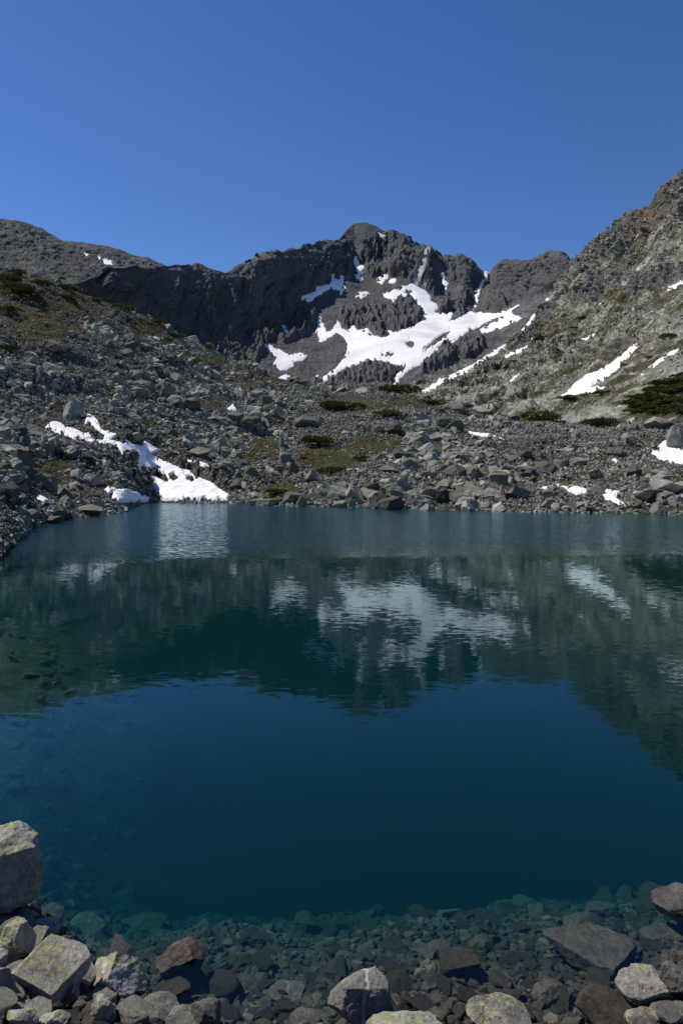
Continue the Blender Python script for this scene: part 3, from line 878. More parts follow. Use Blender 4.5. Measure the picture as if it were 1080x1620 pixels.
def fine_rock(seed, n=12, planes=9, sub=3, rough=0.05, dims=(1, 1, 1), extra=(), keep_random=True, lo=0.50, hi=0.80):
    """boulder: ball cut by flat joint planes, then weathered"""
    r = np.random.default_rng(seed)
    bm = bmesh.new()
    bmesh.ops.create_icosphere(bm, subdivisions=sub, radius=1.0)
    bm.verts.index_update()
    V = np.array([v.co[:] for v in bm.verts])
    F = np.array([[v.index for v in f.verts] for f in bm.faces])
    bm.free()
    nn = r.normal(size=(planes, 3)); nn /= np.linalg.norm(nn, axis=1, keepdims=True)
    oo = r.uniform(lo, hi, planes)
    pl = list(zip(nn, oo)) if keep_random else []
    for n3, o in extra:
        n3 = np.array(n3, float); pl.append((n3 / np.linalg.norm(n3), o))
    for _ in range(3):
        for n3, o in pl:
            t = V @ n3 - o
            V = V - np.outer(np.maximum(t, 0), n3)
    mx = np.abs(V).max(0)
    V = V / mx
    V = V * np.array(dims)
    s = float(np.mean(dims))
    c = V / np.linalg.norm(V, axis=1, keepdims=True)
    w1, w2, wid = worley(V / s * 2.2, seed=seed % 13)
    V = V + c * ((fbm(V / s * 1.7, 3, 0.5, seed=seed % 50) * rough * 1.3 + fbm(V / s * 7, 4, 0.55, seed=seed % 31) * rough * 0.45 + (wid - 0.5) * rough * 0.8) * s)[:, None]
    if sub >= 5:                                            # splintered edges and a stepped break
        V = V + c * ((np.floor(4 * fbm(V / s * 1.3 + 7.7, 2, seed=seed % 17)) * 0.25 * rough * 0.55 + ridged(V / s * 11, 3, 0.6, seed=seed % 23) * rough * 0.12) * s)[:, None]
    return V, F


FINE = [fine_rock(100 + i, planes=15, sub=4, rough=0.05, dims=(1, 0.85, 0.66), lo=0.36, hi=0.62) for i in range(10)]
FINE_ME = [mesh_np('boulder', V, F, False) for V, F in FINE]
for me in FINE_ME: me.materials.append(MAT_BOULDER)


def rot_rand(r, n, tilt=0.6):
    a = r.uniform(0, 2 * PI, n); b = r.normal(0, tilt, n); c = r.normal(0, tilt, n)
    ca, sa, cb, sb, cc, sc = np.cos(a), np.sin(a), np.cos(b), np.sin(b), np.cos(c), np.sin(c)
    Rz = np.zeros((n, 3, 3)); Rz[:, 0, 0] = ca; Rz[:, 0, 1] = -sa; Rz[:, 1, 0] = sa; Rz[:, 1, 1] = ca; Rz[:, 2, 2] = 1
    Ry = np.zeros((n, 3, 3)); Ry[:, 0, 0] = cb; Ry[:, 0, 2] = sb; Ry[:, 2, 0] = -sb; Ry[:, 2, 2] = cb; Ry[:, 1, 1] = 1
    Rx = np.zeros((n, 3, 3)); Rx[:, 1, 1] = cc; Rx[:, 1, 2] = -sc; Rx[:, 2, 1] = sc; Rx[:, 2, 2] = cc; Rx[:, 0, 0] = 1
    return Rz @ Ry @ Rx


def heap(name, pos, size, tint, label, r, mat, tilt=0.6, protos=None):
    """very many stones nobody could count, as one mesh"""
    n = len(pos)
    R = rot_rand(r, n, tilt)
    protos = protos or PROTO
    which = r.integers(0, len(protos), n)
    Vs, Fs, Ts, off = [], [], [], 0
    for k, (V, F) in enumerate(protos):
        m = np.where(which == k)[0]
        if not len(m): continue
        sc = size[m][:, None, None] * r.uniform(0.8, 1.2, (len(m), 1, 3))
        W = np.einsum('nij,vj->nvi', R[m] , V) * sc + pos[m][:, None, :]
        Vs.append(W.reshape(-1, 3))
        Fs.append((F[None] + (np.arange(len(m)) * len(V))[:, None, None] + off).reshape(-1, 3))
        Ts.append(np.repeat(tint[m], len(V)))
        off += len(m) * len(V)
    me = mesh_np(name, np.concatenate(Vs), np.concatenate(Fs), False, {'tint': np.concatenate(Ts)})
    return link(name, me, mat, label, 'rocks', None, 'stuff')


def scatter(P, Q, rows, dens, n, r):
    """n random points over grid rows, weighted by true area times dens"""
    a, b = rows
    q = Q[a:b]
    e1 = q[:-1, 1:] - q[:-1, :-1]; e2 = q[1:, :-1] - q[:-1, :-1]
    area = np.linalg.norm(np.cross(e1, e2), axis=-1) * dens[a:b][:-1, :-1]
    w = area.ravel() / area.sum()
    idx = r.choice(w.size, n, p=w)
    i, j = np.unravel_index(idx, area.shape)
    u, v = r.uniform(0, 1, (2, n, 1))
    pos = q[i, j] + e1[i, j] * u + e2[i, j] * v
    return pos, i + a, j


NAMED = [  # px, py centre, width px, height px, label
    (68, 757, 40, 40, 'pale pyramid boulder standing out on the left slope above the shore'),
    (117, 645, 44, 46, 'dark block at the top of the big snow bank, casting shade on it'),
    (146, 762, 32, 26, 'dark boulder just right of the pale pyramid boulder'),
    (137, 806, 48, 16, 'long flat grey boulder at the left waterline below the low snow wedge'),
    (240, 797, 28, 10, 'low pale boulder in the water under the low snow wedge'),
    (213, 690, 26, 14, 'pale flat boulder at the upper right rim of the big snow bank'),
    (190, 649, 24, 16, 'pale tilted boulder in the scree above the big snow bank'),
    (311, 716, 44, 20, 'long dark boulder right of the big snow bank'),
    (80, 828, 34, 16, 'pale shore boulder on the left waterline, beside the water'),
    (83, 549, 42, 22, 'broad grey boulder alone high on the left slope'),
    (195, 519, 22, 18, 'dark boulder just under the skyline of the left slope'),
    (580, 616, 34, 18, 'dark slab on the moraine crest below the snowfield'),
    (495, 668, 60, 24, 'wide dark ledge of rock in the middle of the moraine'),
    (613, 742, 36, 16, 'flat boulder right of the brown grass on the moraine'),
    (705, 788, 30, 26, 'dark pointed boulder at the far waterline below the block field'),
    (539, 799, 24, 14, 'pale wedge boulder at the far waterline below the grass'),
    (726, 643, 30, 24, 'round dark boulder among pines on the moraine crest'),
    (818, 645, 30, 18, 'dark boulder on the crest right of the round dark one'),
    (765, 648, 28, 14, 'low dark boulder between two others on the moraine crest'),
    (825, 780, 42, 26, 'largest smooth dark boulder on the far shore right of centre'),
    (946, 774, 26, 22, 'upright boulder between the two snow patches near the right shore'),
    (946, 749, 26, 22, 'grey cracked boulder above the snow patches near the right shore'),
    (1076, 694, 34, 52, 'tall pale outcrop boulder beside the right edge snow patch'),
    (1045, 668, 60, 26, 'broad layered outcrop boulder above the right edge snow patch'),
    (837, 720, 26, 14, 'dark leaning boulder in the middle of the right block field'),
    (918, 732, 30, 18, 'pale block right of centre below the dark blocks'),
    (975, 714, 40, 20, 'dark square block under the crest, above a small snow dash'),
]

PINES = [
    ('E', 535, 641, 76, 'widest low dwarf pine on the moraine just under its crest'), ('E', 613, 653, 46, 'oval dwarf pine right of the widest low one on the moraine'),
    ('E', 568, 660, 28, 'small dwarf pine between the two low ones under the crest'), ('E', 502, 697, 60, 'long dwarf pine beside the ledge above the brown grass'),
    ('E', 572, 724, 28, 'round dwarf pine at the right edge of the brown grass'), ('E', 526, 744, 50, 'bushy dwarf pine in the middle of the brown grass'),
    ('E', 480, 724, 18, 'small dwarf pine at the left edge of the brown grass'), ('E', 437, 776, 40, 'flat dwarf pine just above the far waterline'),
    ('E', 624, 615, 66, 'long dwarf pine on the moraine crest against the snow'), ('E', 685, 638, 46, 'dense dwarf pine on the crest left of the round dark boulder'),
    ('E', 741, 636, 26, 'dwarf pine on the crest right of the round dark boulder'), ('E', 702, 678, 24, 'lone dark dwarf pine in the blocks below the round boulder'),
    ('E', 386, 583, 18, 'tiny dwarf pine on the crest at the edge of the dark cliff'), ('E', 476, 606, 26, 'low dwarf pine on the crest under the snow flecks'),
    ('E', 853, 656, 78, 'long low band of dwarf pine below the broad diagonal snow stripe'), ('E', 948, 668, 60, 'spreading dwarf pine at the foot of the right mountainside'),
    ('E', 887, 661, 24, 'small dwarf pine between the long band and the spreading one'), ('E', 853, 675, 16, 'tiny dwarf pine below the long low band'),
    ('D', 897, 630, 32, 'dwarf pine under the middle of the broad diagonal snow stripe'), ('D', 953, 620, 28, 'dwarf pine under the narrow snow stripe'), ('D', 926, 625, 15, 'tiny dwarf pine between two below the snow stripes'),
    ('E', 20, 441, 46, 'dwarf pine at the left edge on the slope skyline'), ('E', 30, 431, 26, 'small dwarf pine topmost on the left slope'), ('E', 34, 458, 62, 'large dwarf pine at the top of the left slope'),
    ('E', 66, 447, 36, 'dwarf pine on the skyline right of the large one at the left'), ('E', 108, 471, 42, 'dark dwarf pine in the olive grass of the left slope'), ('E', 112, 456, 38, 'dwarf pine on the skyline above the olive grass'),
    ('E', 15, 489, 38, 'dwarf pine at the left edge below the olive grass'), ('E', 16, 549, 38, 'lowest dwarf pine at the left edge of the slope'), ('E', 192, 486, 40, 'dwarf pine on the left slope skyline before the dark cliff'),
    ('E', 252, 508, 24, 'small dwarf pine on the skyline against the dark cliff'), ('E', 278, 531, 32, 'dwarf pine on the sloping skyline in front of the dark cliff'), ('E', 230, 556, 24, 'lone dwarf pine among boulders under the skyline'),
    ('E', 327, 548, 28, 'dwarf pine where the left slope meets the dark cliff foot'), ('E', 262, 537, 22, 'dwarf pine just below its neighbour on the sloping skyline'), ('E', 203, 506, 20, 'small dwarf pine below the skyline near the dark boulder'),
    ('E', 48, 722, 24, 'dark dwarf pine low on the left slope by the brown patch'), ('E', 150, 475, 26, 'dwarf pine on the grassy skyline left of the cliff'),
    ('D', 920, 503, 20, 'dwarf pine in the grass high on the right mountainside'), ('D', 907, 518, 14, 'tiny dwarf pine left of the grass high on the mountainside'), ('D', 1057, 531, 28, 'dwarf pine high near the right edge above the stripes'),
    ('D', 865, 556, 13, 'tiny dwarf pine above the short thin snow line'), ('D', 812, 571, 12, 'tiny dwarf pine beside the short slanting snow streak'), ('D', 842, 571, 12, 'tiny dwarf pine left of the lone mountainside grass'),
    ('D', 885, 563, 13, 'tiny dwarf pine left of the broad stripe top'), ('D', 1025, 566, 16, 'tiny dwarf pine above the narrow snow stripe'), ('D', 990, 577, 14, 'tiny dwarf pine between the two right snow stripes'),
]

# talus of the moraine and left slope
SUN_AZ = math.radians(-67)
rt = np.random.default_rng(5)
snow_in = sstep(-1.5, 0.5, E_mk['snow_sd'])
dens = (1 - 0.93 * E_mk['grass']) * (1 - 0.985 * snow_in)
dn = np.clip(70 / np.maximum(E_P[..., 1], 20), 0.45, 2.2)
inview = ((E_px > -160) & (E_px < 1240)).astype(float) + 0.10
NT_ = 150000
pos, ri, ci = scatter(E_P, E_Q, (30, 24 + 14 + 200 + 210), dens * dn * inview, NT_, rt)
dist = pos[:, 1]
lo = np.clip(0.10 + dist * 0.0009, 0.10, 0.28)
size = lo * rt.uniform(0.006, 1, NT_) ** (-1 / 2.35)
clump = fbm(pos / 16, 3, seed=61)
size *= np.clip(1 + 0.9 * clump, 0.4, 2.0)
size = np.minimum(size, 2.2)
size *= np.clip(dist / 45, 0.45, 1.0)
insn = snow_in[ri, ci] > 0.5
size = np.where(insn, np.clip(size, 0.1, 0.32), size)
sd_e = E_mk['snow_sd'][ri, ci]
cap = (1.6 + 0.45 * np.maximum(-sd_e, 0)) * dist / FPX
size = np.where(insn, size, np.minimum(size, np.maximum(cap, 0.1)))
size = np.minimum(size, np.where(E_mk['grass'][ri, ci] > 0.35, 0.28, 9))
pos[:, 2] += size * rt.uniform(-0.30, 0.38, NT_)
tint = np.clip(rt.normal(0.52, 0.20, NT_) + 0.25 * fbm(pos / 9, 2, seed=71), 0, 1)

px, py, zc = proj(pos)
# only small stones crowd the pines and the big lone boulders
for bx_, by_, bw_, bh_ in [(p_[1], p_[2], p_[3], p_[3] * 0.5) for p_ in PINES if p_[0] == 'E'] + [(n_[0], n_[1], n_[2], n_[3]) for n_ in NAMED]:
    near = (np.abs(px - bx_) < bw_ * 0.62) & (py > by_ - bh_ * 0.6) & (py < by_ + bh_ * 1.15)
    size = np.where(near, np.minimum(size, 2.6 * zc / FPX), size)

# the largest of them become boulders of their own
apx = size / zc * FPX
vis = (px > -5) & (px < 1085) & (py > 300) & (py < 900)
score = np.where(vis, apx, 0)
order = np.argsort(-score)
N_IND = 265
REGION = [
    (lambda x, y: y > 770 and x < 400, 'grey angular boulder on the left shore close to the water', 'boulders along the left shore'),
    (lambda x, y: y > 775 and x < 760, 'pale grey boulder on the far waterline below the brown grass', 'boulders along the far waterline'),
    (lambda x, y: y > 775, 'pale grey boulder on the far waterline toward the right', 'boulders along the right far waterline'),
    (lambda x, y: x < 400 and y > 640, 'grey boulder in the scree around the big snow bank', 'boulders around the big snow bank'),
    (lambda x, y: x < 400, 'grey boulder high on the shrubby left slope', 'boulders high on the left slope'),
    (lambda x, y: x < 640 and y > 690, 'grey boulder beside the brown grass in the middle of the moraine', 'boulders in the middle of the moraine'),
    (lambda x, y: x < 640, 'grey boulder near the crest of the moraine under the snowfield', 'boulders near the moraine crest'),
    (lambda x, y: y > 715, 'dark grey boulder in the block field on the right of the moraine', 'boulders in the right block field'),
    (lambda x, y: True, 'grey boulder near the moraine crest below the right mountainside', 'boulders below the right mountainside'),
]


def put_boulder(p, s, R3, k, label, group, dims=(1, 1, 1)):
    o = bpy.data.objects.new('boulder', FINE_ME[k % len(FINE_ME)])
    COL.objects.link(o)
    M = Matrix([list(map(float, row)) for row in R3]).to_4x4()
    o.matrix_world = Matrix.Translation(Vector(p)) @ M @ Matrix.Diagonal((s * dims[0], s * dims[1], s * dims[2], 1))
    o['label'] = label; o['category'] = 'boulder'
    if group: o['group'] = group
    return o


Rind = rot_rand(rt, N_IND, 0.45)
for q, k in enumerate(order[:N_IND]):
    for f, lab, grp in REGION:
        if f(px[k], py[k]): break
    put_boulder(pos[k], size[k] * 1.05, Rind[q], q, lab, grp)
rest = np.ones(NT_, bool); rest[order[:N_IND]] = False
heap('talus_rocks', pos[rest], size[rest], tint[rest], 'grey talus of countless angular rocks covering the slopes across the lake', rt, MAT_TALUS)

# ground height of the moraine under a pixel
def on_grid(P, Q, PX, PY, x, y, rows):
    a, b = rows
    d = (PX[a:b] - x) ** 2 + (PY[a:b] - y) ** 2
    i, j = np.unravel_index(np.argmin(d), d.shape)
    return Q[a + i, j]


QX, QY, _ = proj(E_Q)
E_ROWS = (38, 24 + 14 + 200 + 210)
for q, (x, y, w, h, lab) in enumerate(NAMED):
    g = on_grid(E_P, E_Q, QX, QY, x, y + h * 0.32, E_ROWS)
    s = w / 2 * g[1] / FPX
    hh = h / 2 * g[1] / FPX
    c = g + np.array([0, s * 0.4, hh * 0.55])
    a = rt.uniform(-0.5, 0.5)
    R3 = np.array([[math.cos(a), -math.sin(a), 0], [math.sin(a), math.cos(a), 0], [0, 0, 1.0]])
    put_boulder(c, s, R3, q * 3 + 1, lab, None, (1.05, 1.0, min(2.2, max(0.6, hh / s / 0.62))))

# outcrop rocks on the right mountainside
rd = np.random.default_rng(6)
nD = 46000
densD = (1 - 0.6 * D_mk['grass']) * (1 - 0.99 * sstep(-1.5, 0.5, D_mk['snow_sd'])) * (0.25 + sstep(-0.15, 0.25, fbm(D_P.reshape(-1, 3) / 26, 3, seed=91).reshape(D_px.shape)))
dnD = np.clip(220 / D_P[..., 1], 0.25, 2.0) * (((D_px > 560) & (D_px < 1240)) + 0.1)
posD, iD, jD = scatter(D_P, D_Q, (20, 485), densD * dnD, nD, rd)
sD = (0.14 + posD[:, 1] * 0.00055) * rd.uniform(0.02, 1, nD) ** (-1 / 2.4)
sD = np.minimum(sD, 3.2)
sD = np.minimum(sD, np.maximum((1.0 + 0.4 * np.maximum(-D_mk['snow_sd'][iD, jD], 0)) * posD[:, 1] / FPX, 0.1))
posD[:, 2] -= sD * 0.1
tD = np.clip(rd.normal(0.6, 0.2, nD) + 0.3 * fbm(posD / 25, 2, seed=72), 0, 1)
heap('mountainside_rocks', posD, sD, tD, 'broken outcrop rocks scattered over the right mountainside', rd, MAT_TALUS, 0.5)

# ------------------------------------------------------------------ dwarf pines
def shrub_mesh(seed):
    r = np.random.default_rng(seed)
    V, F, T = [], [], []
    nb = 10
    lobes = [(r.uniform(-0.62, 0.62), r.uniform(-0.55, 0.55), r.uniform(0.02, 0.14), r.uniform(0.32, 0.5)) for _ in range(nb)]
    for lx, ly, lz, lr in lobes:
        t0 = r.uniform(0.2, 0.8)
        for _ in range(190):
            u = r.normal(size=3); u[2] = abs(u[2]); u /= np.linalg.norm(u)
            c = np.array([lx, ly, lz]) + u * lr * r.uniform(0.55, 1.0) * [1, 1, 0.72]
            d = u * 0.6 + np.array([0, 0, 0.8]) + r.normal(0, 0.25, 3)
            d /= np.linalg.norm(d)
            s = np.cross(d, r.normal(size=3)); s /= np.linalg.norm(s)
            L, W = r.uniform(0.09, 0.17), r.uniform(0.022, 0.04)
            b = len(V)
            V += [c - s * W, c + s * W, c + d * L * 0.6 + s * W * 0.9, c + d * L, c + d * L * 0.6 - s * W * 0.9]
            F += [(b, b + 1, b + 2), (b, b + 2, b + 4), (b + 4, b + 2, b + 3)]
            T += [np.clip(t0 + r.normal(0, 0.15), 0, 1)] * 5
    return mesh_np('dwarf_pine', np.array(V), np.array(F), False, {'tint': np.array(T)})


SHRUB = [shrub_mesh(900 + i) for i in range(4)]
for me in SHRUB: me.materials.append(MAT_SHRUB)
DX, DY, _ = proj(D_Q)
rp = np.random.default_rng(8)
thick = []
for _ in range(900):
    if len(thick) >= 60: break
    x, y = rp.uniform(992, 1130), rp.uniform(588, 652)
    if y > 588 + max(0, (1075 - x)) * 0.55 and all((x - a) ** 2 + 4 * (y - b) ** 2 > 70 for a, b in thick): thick.append((x, y))
for x, y in thick:
    PINES.append(('D', x, y, rp.uniform(26, 42), 'low dwarf pine in the green thicket at the right edge', 'dwarf pines of the right thicket'))
for q, it in enumerate(PINES):
    lay, x, y, w, lab = it[:5]
    if lay == 'E': g = on_grid(E_P, E_Q, QX, QY, x, y + w * 0.10, E_ROWS)
    else: g = on_grid(D_P, D_Q, DX, DY, x, y + w * 0.08, (4, 486))
    s = w / 2 * g[1] / FPX
    o = bpy.data.objects.new('dwarf_pine', SHRUB[q % 4]); COL.objects.link(o)
    s *= 1.12
    o.location = g + np.array([0, 0, 0.03 * s]); o.rotation_euler = (0, 0, rp.uniform(0, 6.28))
    o.scale = (s, s * 0.9, s * rp.uniform(0.60, 0.85))
    o['label'] = lab; o['category'] = 'shrub'; o['group'] = it[5] if len(it) > 5 else 'dwarf pines on the slopes'

# ------------------------------------------------------------------ lake bed, near bank and water
WL = np.array([(-400,1300),(0,1402),(60,1452),(110,1500),(160,1545),(240,1600),(400,1640),(700,1640),(900,1615),(1000,1575),(1080,1500),(1300,1400)], float)
wl_d = d_on_plane(WL[:, 1]); wl_x = unproj(WL[:, 0], WL[:, 1], wl_d)[:, 0]
LS = np.array([(3, -2.4), (4.6, -3.2), (6, -6.0), (8, -7.4), (11, -8.4), (18, -13), (26.5, -17), (60, -32)], float)


def bed_z(x, y):
    x = np.asarray(x, float); y = np.asarray(y, float)
    q = np.stack([x.ravel(), y.ravel(), np.zeros(x.size)], -1)
    wob = (fbm(q * 0.7, 2, seed=66) * 0.35).reshape(x.shape)
    yb = y + wob - 0.10 * np.abs(x)
    f1 = np.interp(yb, [-60, 0, 2.6, 3.5, 4.2, 4.9, 5.5, 6.3, 8, 11, 16], [-14, -1.2, -0.35, 0.05, 0.22, 0.44, 0.74, 1.35, 2.8, 5.0, 7.0])
    sb = np.interp(x, wl_x, wl_d) - y                      # dry bank of the corners
    bank = np.where(sb > 0, 0.30 * sb, 0.85 * sb)
    bank = np.where(y < 7.5, bank, -9)
    s2 = (x - np.interp(y, LS[:, 0], LS[:, 1])) * 0.85
    f2 = np.interp(s2, [-20, -4, 0, 1, 3, 4.4, 6, 9], [-8, -1.5, 0, 0.12, 0.30, 0.75, 2.0, 7]) 
    f2 = np.where(f2 > 0, f2 * np.interp(y, [5, 7, 8.5, 10.5], [4.6, 3.6, 2.4, 1.1]), f2)
    s3 = (0.75 * y + 6 - x)
    f3 = np.interp(s3, [-20, -2, 0, 1.5, 4, 8], [-8, -1, 0, 0.5, 2.6, 7])
    m = np.minimum(np.minimum(f1, f2), f3)
    z = np.maximum(-m, bank)
    nz = (fbm(q * 2.2, 3, seed=3) * 0.04 + fbm(q * 0.5, 2, seed=6) * 0.06).reshape(x.shape)
    return z + nz * np.clip(0.4 + np.abs(m), 0, 1)


def spread_axis(lo, hi, a, b, fine, grow=1.12):
    v = list(np.arange(a, b, fine)); s = fine
    while v[-1] < hi: s *= grow; v.append(v[-1] + s)
    s = fine; pre = [v[0]]
    while pre[-1] > lo: s *= grow; pre.append(pre[-1] - s)
    return np.array(pre[:0:-1] + v)


bx = spread_axis(-120, 120, -4.5, 4.5, 0.045)
by = spread_axis(-120, 70, 1.5, 9.0, 0.045)
BX, BY = np.meshgrid(bx, by)
BZ = bed_z(BX, BY)
link('lake_bed_ground', mesh_np('lake_bed_ground', np.stack([BX, BY, BZ], -1).reshape(-1, 3), grid_faces(*BX.shape), True), MAT_BED, kind='structure')

wb = bmesh.new()
bmesh.ops.create_cube(wb, size=1.0)
for v in wb.verts:
    v.co.x *= 240
    v.co.y = 45 + v.co.y * 100
    v.co.z = 0.0 if v.co.z > 0 else -9.0
wme = bpy.data.meshes.new('lake_water'); wb.to_mesh(wme); wb.free()
link('lake_water', wme, MAT_WATER, kind='structure')


def bed_hit(x, y):
    lo = 1.5
    d = np.arange(1.6, 16, 0.01)
    P = unproj(np.full(d.shape, x), np.full(d.shape, y), d)
    dz = P[:, 2] - bed_z(P[:, 0], P[:, 1])
    below = np.where(dz < 0)[0]
    k = below[0] if len(below) else np.argmin(np.abs(P[:, 2] + 1.2))
    return P[k]


# hero boulders at the camera's feet: (x0, y0, x1, y1) box in the photo
def hero(box, label, mat, seed, hscale=None, extra=(), planes=9, rough=0.045, rotz=0.0, zoff=0.0, sub=5, cat='boulder', group=None, depth=0.8, keep=True, name='boulder', tilt=0.0):
    x0, y0, x1, y1 = box
    cx = (x0 + x1) / 2
    g = bed_hit(cx, y1 - 0.12 * (y1 - y0))
    zc = proj(g)[2]
    w = (x1 - x0) * zc / FPX
    vis = (y1 - y0) * zc / FPX
    ang = math.atan2(CAM_Z - g[2], g[1])
    dp = min(w * depth, 0.80 * vis / math.sin(ang))
    h = (vis - dp * math.sin(ang) * 0.8) / math.cos(ang) if hscale is None else w * hscale
    h = max(h, 0.28 * w)
    if h * math.cos(ang) > 1.05 * vis: h = vis / math.cos(ang)
    if (x1 - x0) * (y1 - y0) > 3000: sub = 6
    rc = np.random.default_rng(seed + 500)
    chips = rc.normal(size=(16, 3)); chips[:, 2] += 0.3
    extra = list(extra) + [(c, rc.uniform(0.74, 0.88)) for c in chips]
    V, F = fine_rock(seed, planes=planes, sub=sub, rough=rough, dims=(w / 2, dp / 2, h / 2), extra=extra, keep_random=keep)
    # settle it on the bed so that it fills its box
    ca, sa = math.cos(rotz), math.sin(rotz)
    V = V @ np.array([[ca, sa, 0], [-sa, ca, 0], [0, 0, 1.0]])
    P0 = np.array([g[0], g[1] + dp * 0.40, 0.0])
    for it in range(6):
        P0[2] = float(bed_z(P0[None, 0], P0[None, 1])[0]) + h * 0.40 + zoff
        qx, qy, _ = proj(V + P0)
        sx = np.clip((x1 - x0) / (qx.max() - qx.min()), 0.7, 1.4)
        sy = np.clip((y1 - y0) / (qy.max() - qy.min()), 0.8, 1.25)
        if it < 4:
            V = V * [sx, math.sqrt(sx * sy), sy if hscale is None else math.sqrt(sx * sy)]
            h = V[:, 2].max() - V[:, 2].min()
        qx, qy, _ = proj(V + P0)
        zz = P0[2]
        a = unproj((x0 + x1) / 2, (y0 + y1) / 2, d_on_plane((y0 + y1) / 2, zz))
        b = unproj((qx.max() + qx.min()) / 2, (qy.max() + qy.min()) / 2, d_on_plane((qy.max() + qy.min()) / 2, zz))
        P0[:2] += np.clip((a - b)[:2], -0.5, 0.5)
    P0[2] = float(bed_z(P0[None, 0], P0[None, 1])[0]) + h * 0.40 + zoff
    o = link(name, mesh_np(name, V, F, True), mat, label, cat, group)
    o.location = P0
    return o


hero((-75, 1298, 70, 1452), 'big rounded boulder at the left edge, mottled with yellow lichen', MAT_LICHEN, 3, planes=1, rough=0.055, depth=0.9, hscale=1.0, zoff=0.05,
     extra=[((0.40, -0.30, 0.86), 0.84), ((0.05, -0.62, 0.78), 0.80), ((0.30, -0.86, 0.42), 0.82), ((0.95, -0.2, 0.1), 0.86)])
hero((-8, 1452, 58, 1525), 'lichened grey boulder at the left edge below the big rounded one', MAT_LICHEN, 2, planes=6)
hero((28, 1450, 98, 1486), 'flat wedge stone with bright tip beside the water at the left', MAT_LIGHT_LICHEN, 3, extra=[((0.35, -0.2, 0.9), 0.35)])
hero((6, 1478, 145, 1604), 'large pinkish block with slanting lichened top and dark front face', MAT_PINK, 4, planes=3,
     extra=[((0.42, -0.30, 0.86), 0.30), ((-0.25, -0.92, -0.10), 0.55), ((0.85, -0.35, 0.0), 0.62), ((-0.80, 0.25, 0.35), 0.62), ((0, 1, 0), 0.7)], rough=0.03, depth=0.85, hscale=0.72)
hero((140, 1506, 236, 1594), 'pyramid boulder with yellow lichen right of the pinkish block', MAT_LICHEN, 5, planes=1,
     extra=[((0.55, -0.60, 0.55), 0.40), ((-0.80, -0.30, 0.50), 0.42), ((0.1, 0.8, 0.6), 0.42), ((0.85, 0.2, 0.45), 0.5)], rough=0.045, hscale=0.92)
hero((144, 1572, 182, 1626), 'small lichened stone under the pyramid boulder', MAT_LICHEN, 6, planes=7)
hero((244, 1482, 329, 1556), 'reddish brown boulder with pale streaks standing in the water', MAT_RED, 7, planes=6, zoff=0.07)
hero((243, 1543, 287, 1566), 'flat brown stone under the reddish boulder', MAT_WET, 8)
hero((-14, 1500, 14, 1532), 'small grey stone at the left edge between two boulders', MAT_LIGHT_LICHEN, 9)
hero((-20, 1530, 26, 1588), 'grey stone at the left edge behind the pinkish block', MAT_LIGHT_LICHEN, 10)
hero((-6, 1582, 72, 1612), 'low rough grey stone in front of the pinkish block', MAT_LIGHT_LICHEN, 11)
hero((10, 1595, 62, 1640), 'yellow lichened stone at the bottom left corner', MAT_LICHEN, 12)
hero((60, 1598, 112, 1640), 'yellow topped stone at the bottom edge right of the corner one', MAT_LICHEN, 13)
hero((112, 1526, 146, 1556), 'pale lichened stone wedged between the pinkish block and the pyramid', MAT_LICHEN, 14)
hero((212, 1568, 285, 1616), 'broad dark grey boulder at the waterline right of the pyramid', MAT_WET, 15, planes=7)
hero((280, 1578, 335, 1620), 'rounded dark grey stone at the bottom beside the broad dark one', MAT_WET, 16)
hero((230, 1595, 266, 1635), 'small dark stone in front of the broad dark boulder', MAT_WET, 17)
hero((116, 1490, 168, 1513), 'dark wet slab at the waterline behind the pyramid boulder', MAT_WET, 18)
hero((126, 1508, 148, 1532), 'small dark wet stone on the slab behind the pyramid', MAT_WET, 19)
hero((84, 1480, 118, 1518), 'dark stone in the gap above the pinkish block', MAT_WET, 20)
hero((278, 1552, 335, 1586), 'angular brown stone just under water right of the reddish boulder', MAT_WET, 21)
hero((518, 1530, 624, 1634), 'wet boulder with a white quartz vein at the bottom centre', MAT_VEIN, 22, planes=5, zoff=0.10, hscale=0.78,
     extra=[((0.1, -0.25, 0.95), 0.62), ((0.15, -0.9, 0.35), 0.55), ((0.9, 0.1, 0.1), 0.66)], rough=0.04)
hero((606, 1572, 645, 1612), 'small pointed stone leaning by the white veined boulder', MAT_VEIN, 23, extra=[((0.8, -0.2, 0.5), 0.4), ((-0.8, -0.2, 0.5), 0.4)])
hero((578, 1600, 702, 1650), 'pale stone with yellow lichen cut by the bottom edge', MAT_LICHEN, 24, planes=6, zoff=0.06)
hero((415, 1550, 483, 1598), 'dark brown slab with a thin white line under shallow water', MAT_VEIN, 25)
hero((470, 1576, 504, 1600), 'small brown stone on the slab left of the veined boulder', MAT_WET, 26)
hero((456, 1594, 526, 1632), 'flat dark slab at the bottom edge left of the veined boulder', MAT_WET, 27)
hero((300, 1578, 350, 1632), 'dark flat stone at the bottom edge, third from the pyramid', MAT_WET, 28)
hero((858, 1460, 1008, 1548), 'large flat brown slab lying just under water at the right', MAT_WET, 29, hscale=0.22, planes=3,
     extra=[((0.05, -0.12, 1), 0.30), ((-0.6, -0.75, 0), 0.6), ((0.9, -0.3, 0), 0.62), ((-0.7, 0.7, 0), 0.55), ((0.5, 0.85, 0), 0.75)], rough=0.02, zoff=0.07, depth=0.72, rotz=-0.35)
hero((972, 1524, 1064, 1592), 'grey boulder with a pale rim and dark hollow by the flat slab', MAT_DIM, 30, planes=5, zoff=0.10)
hero((1030, 1398, 1130, 1462), 'dark boulder rising from the water at the right edge', MAT_WET, 31, planes=6, zoff=0.16)
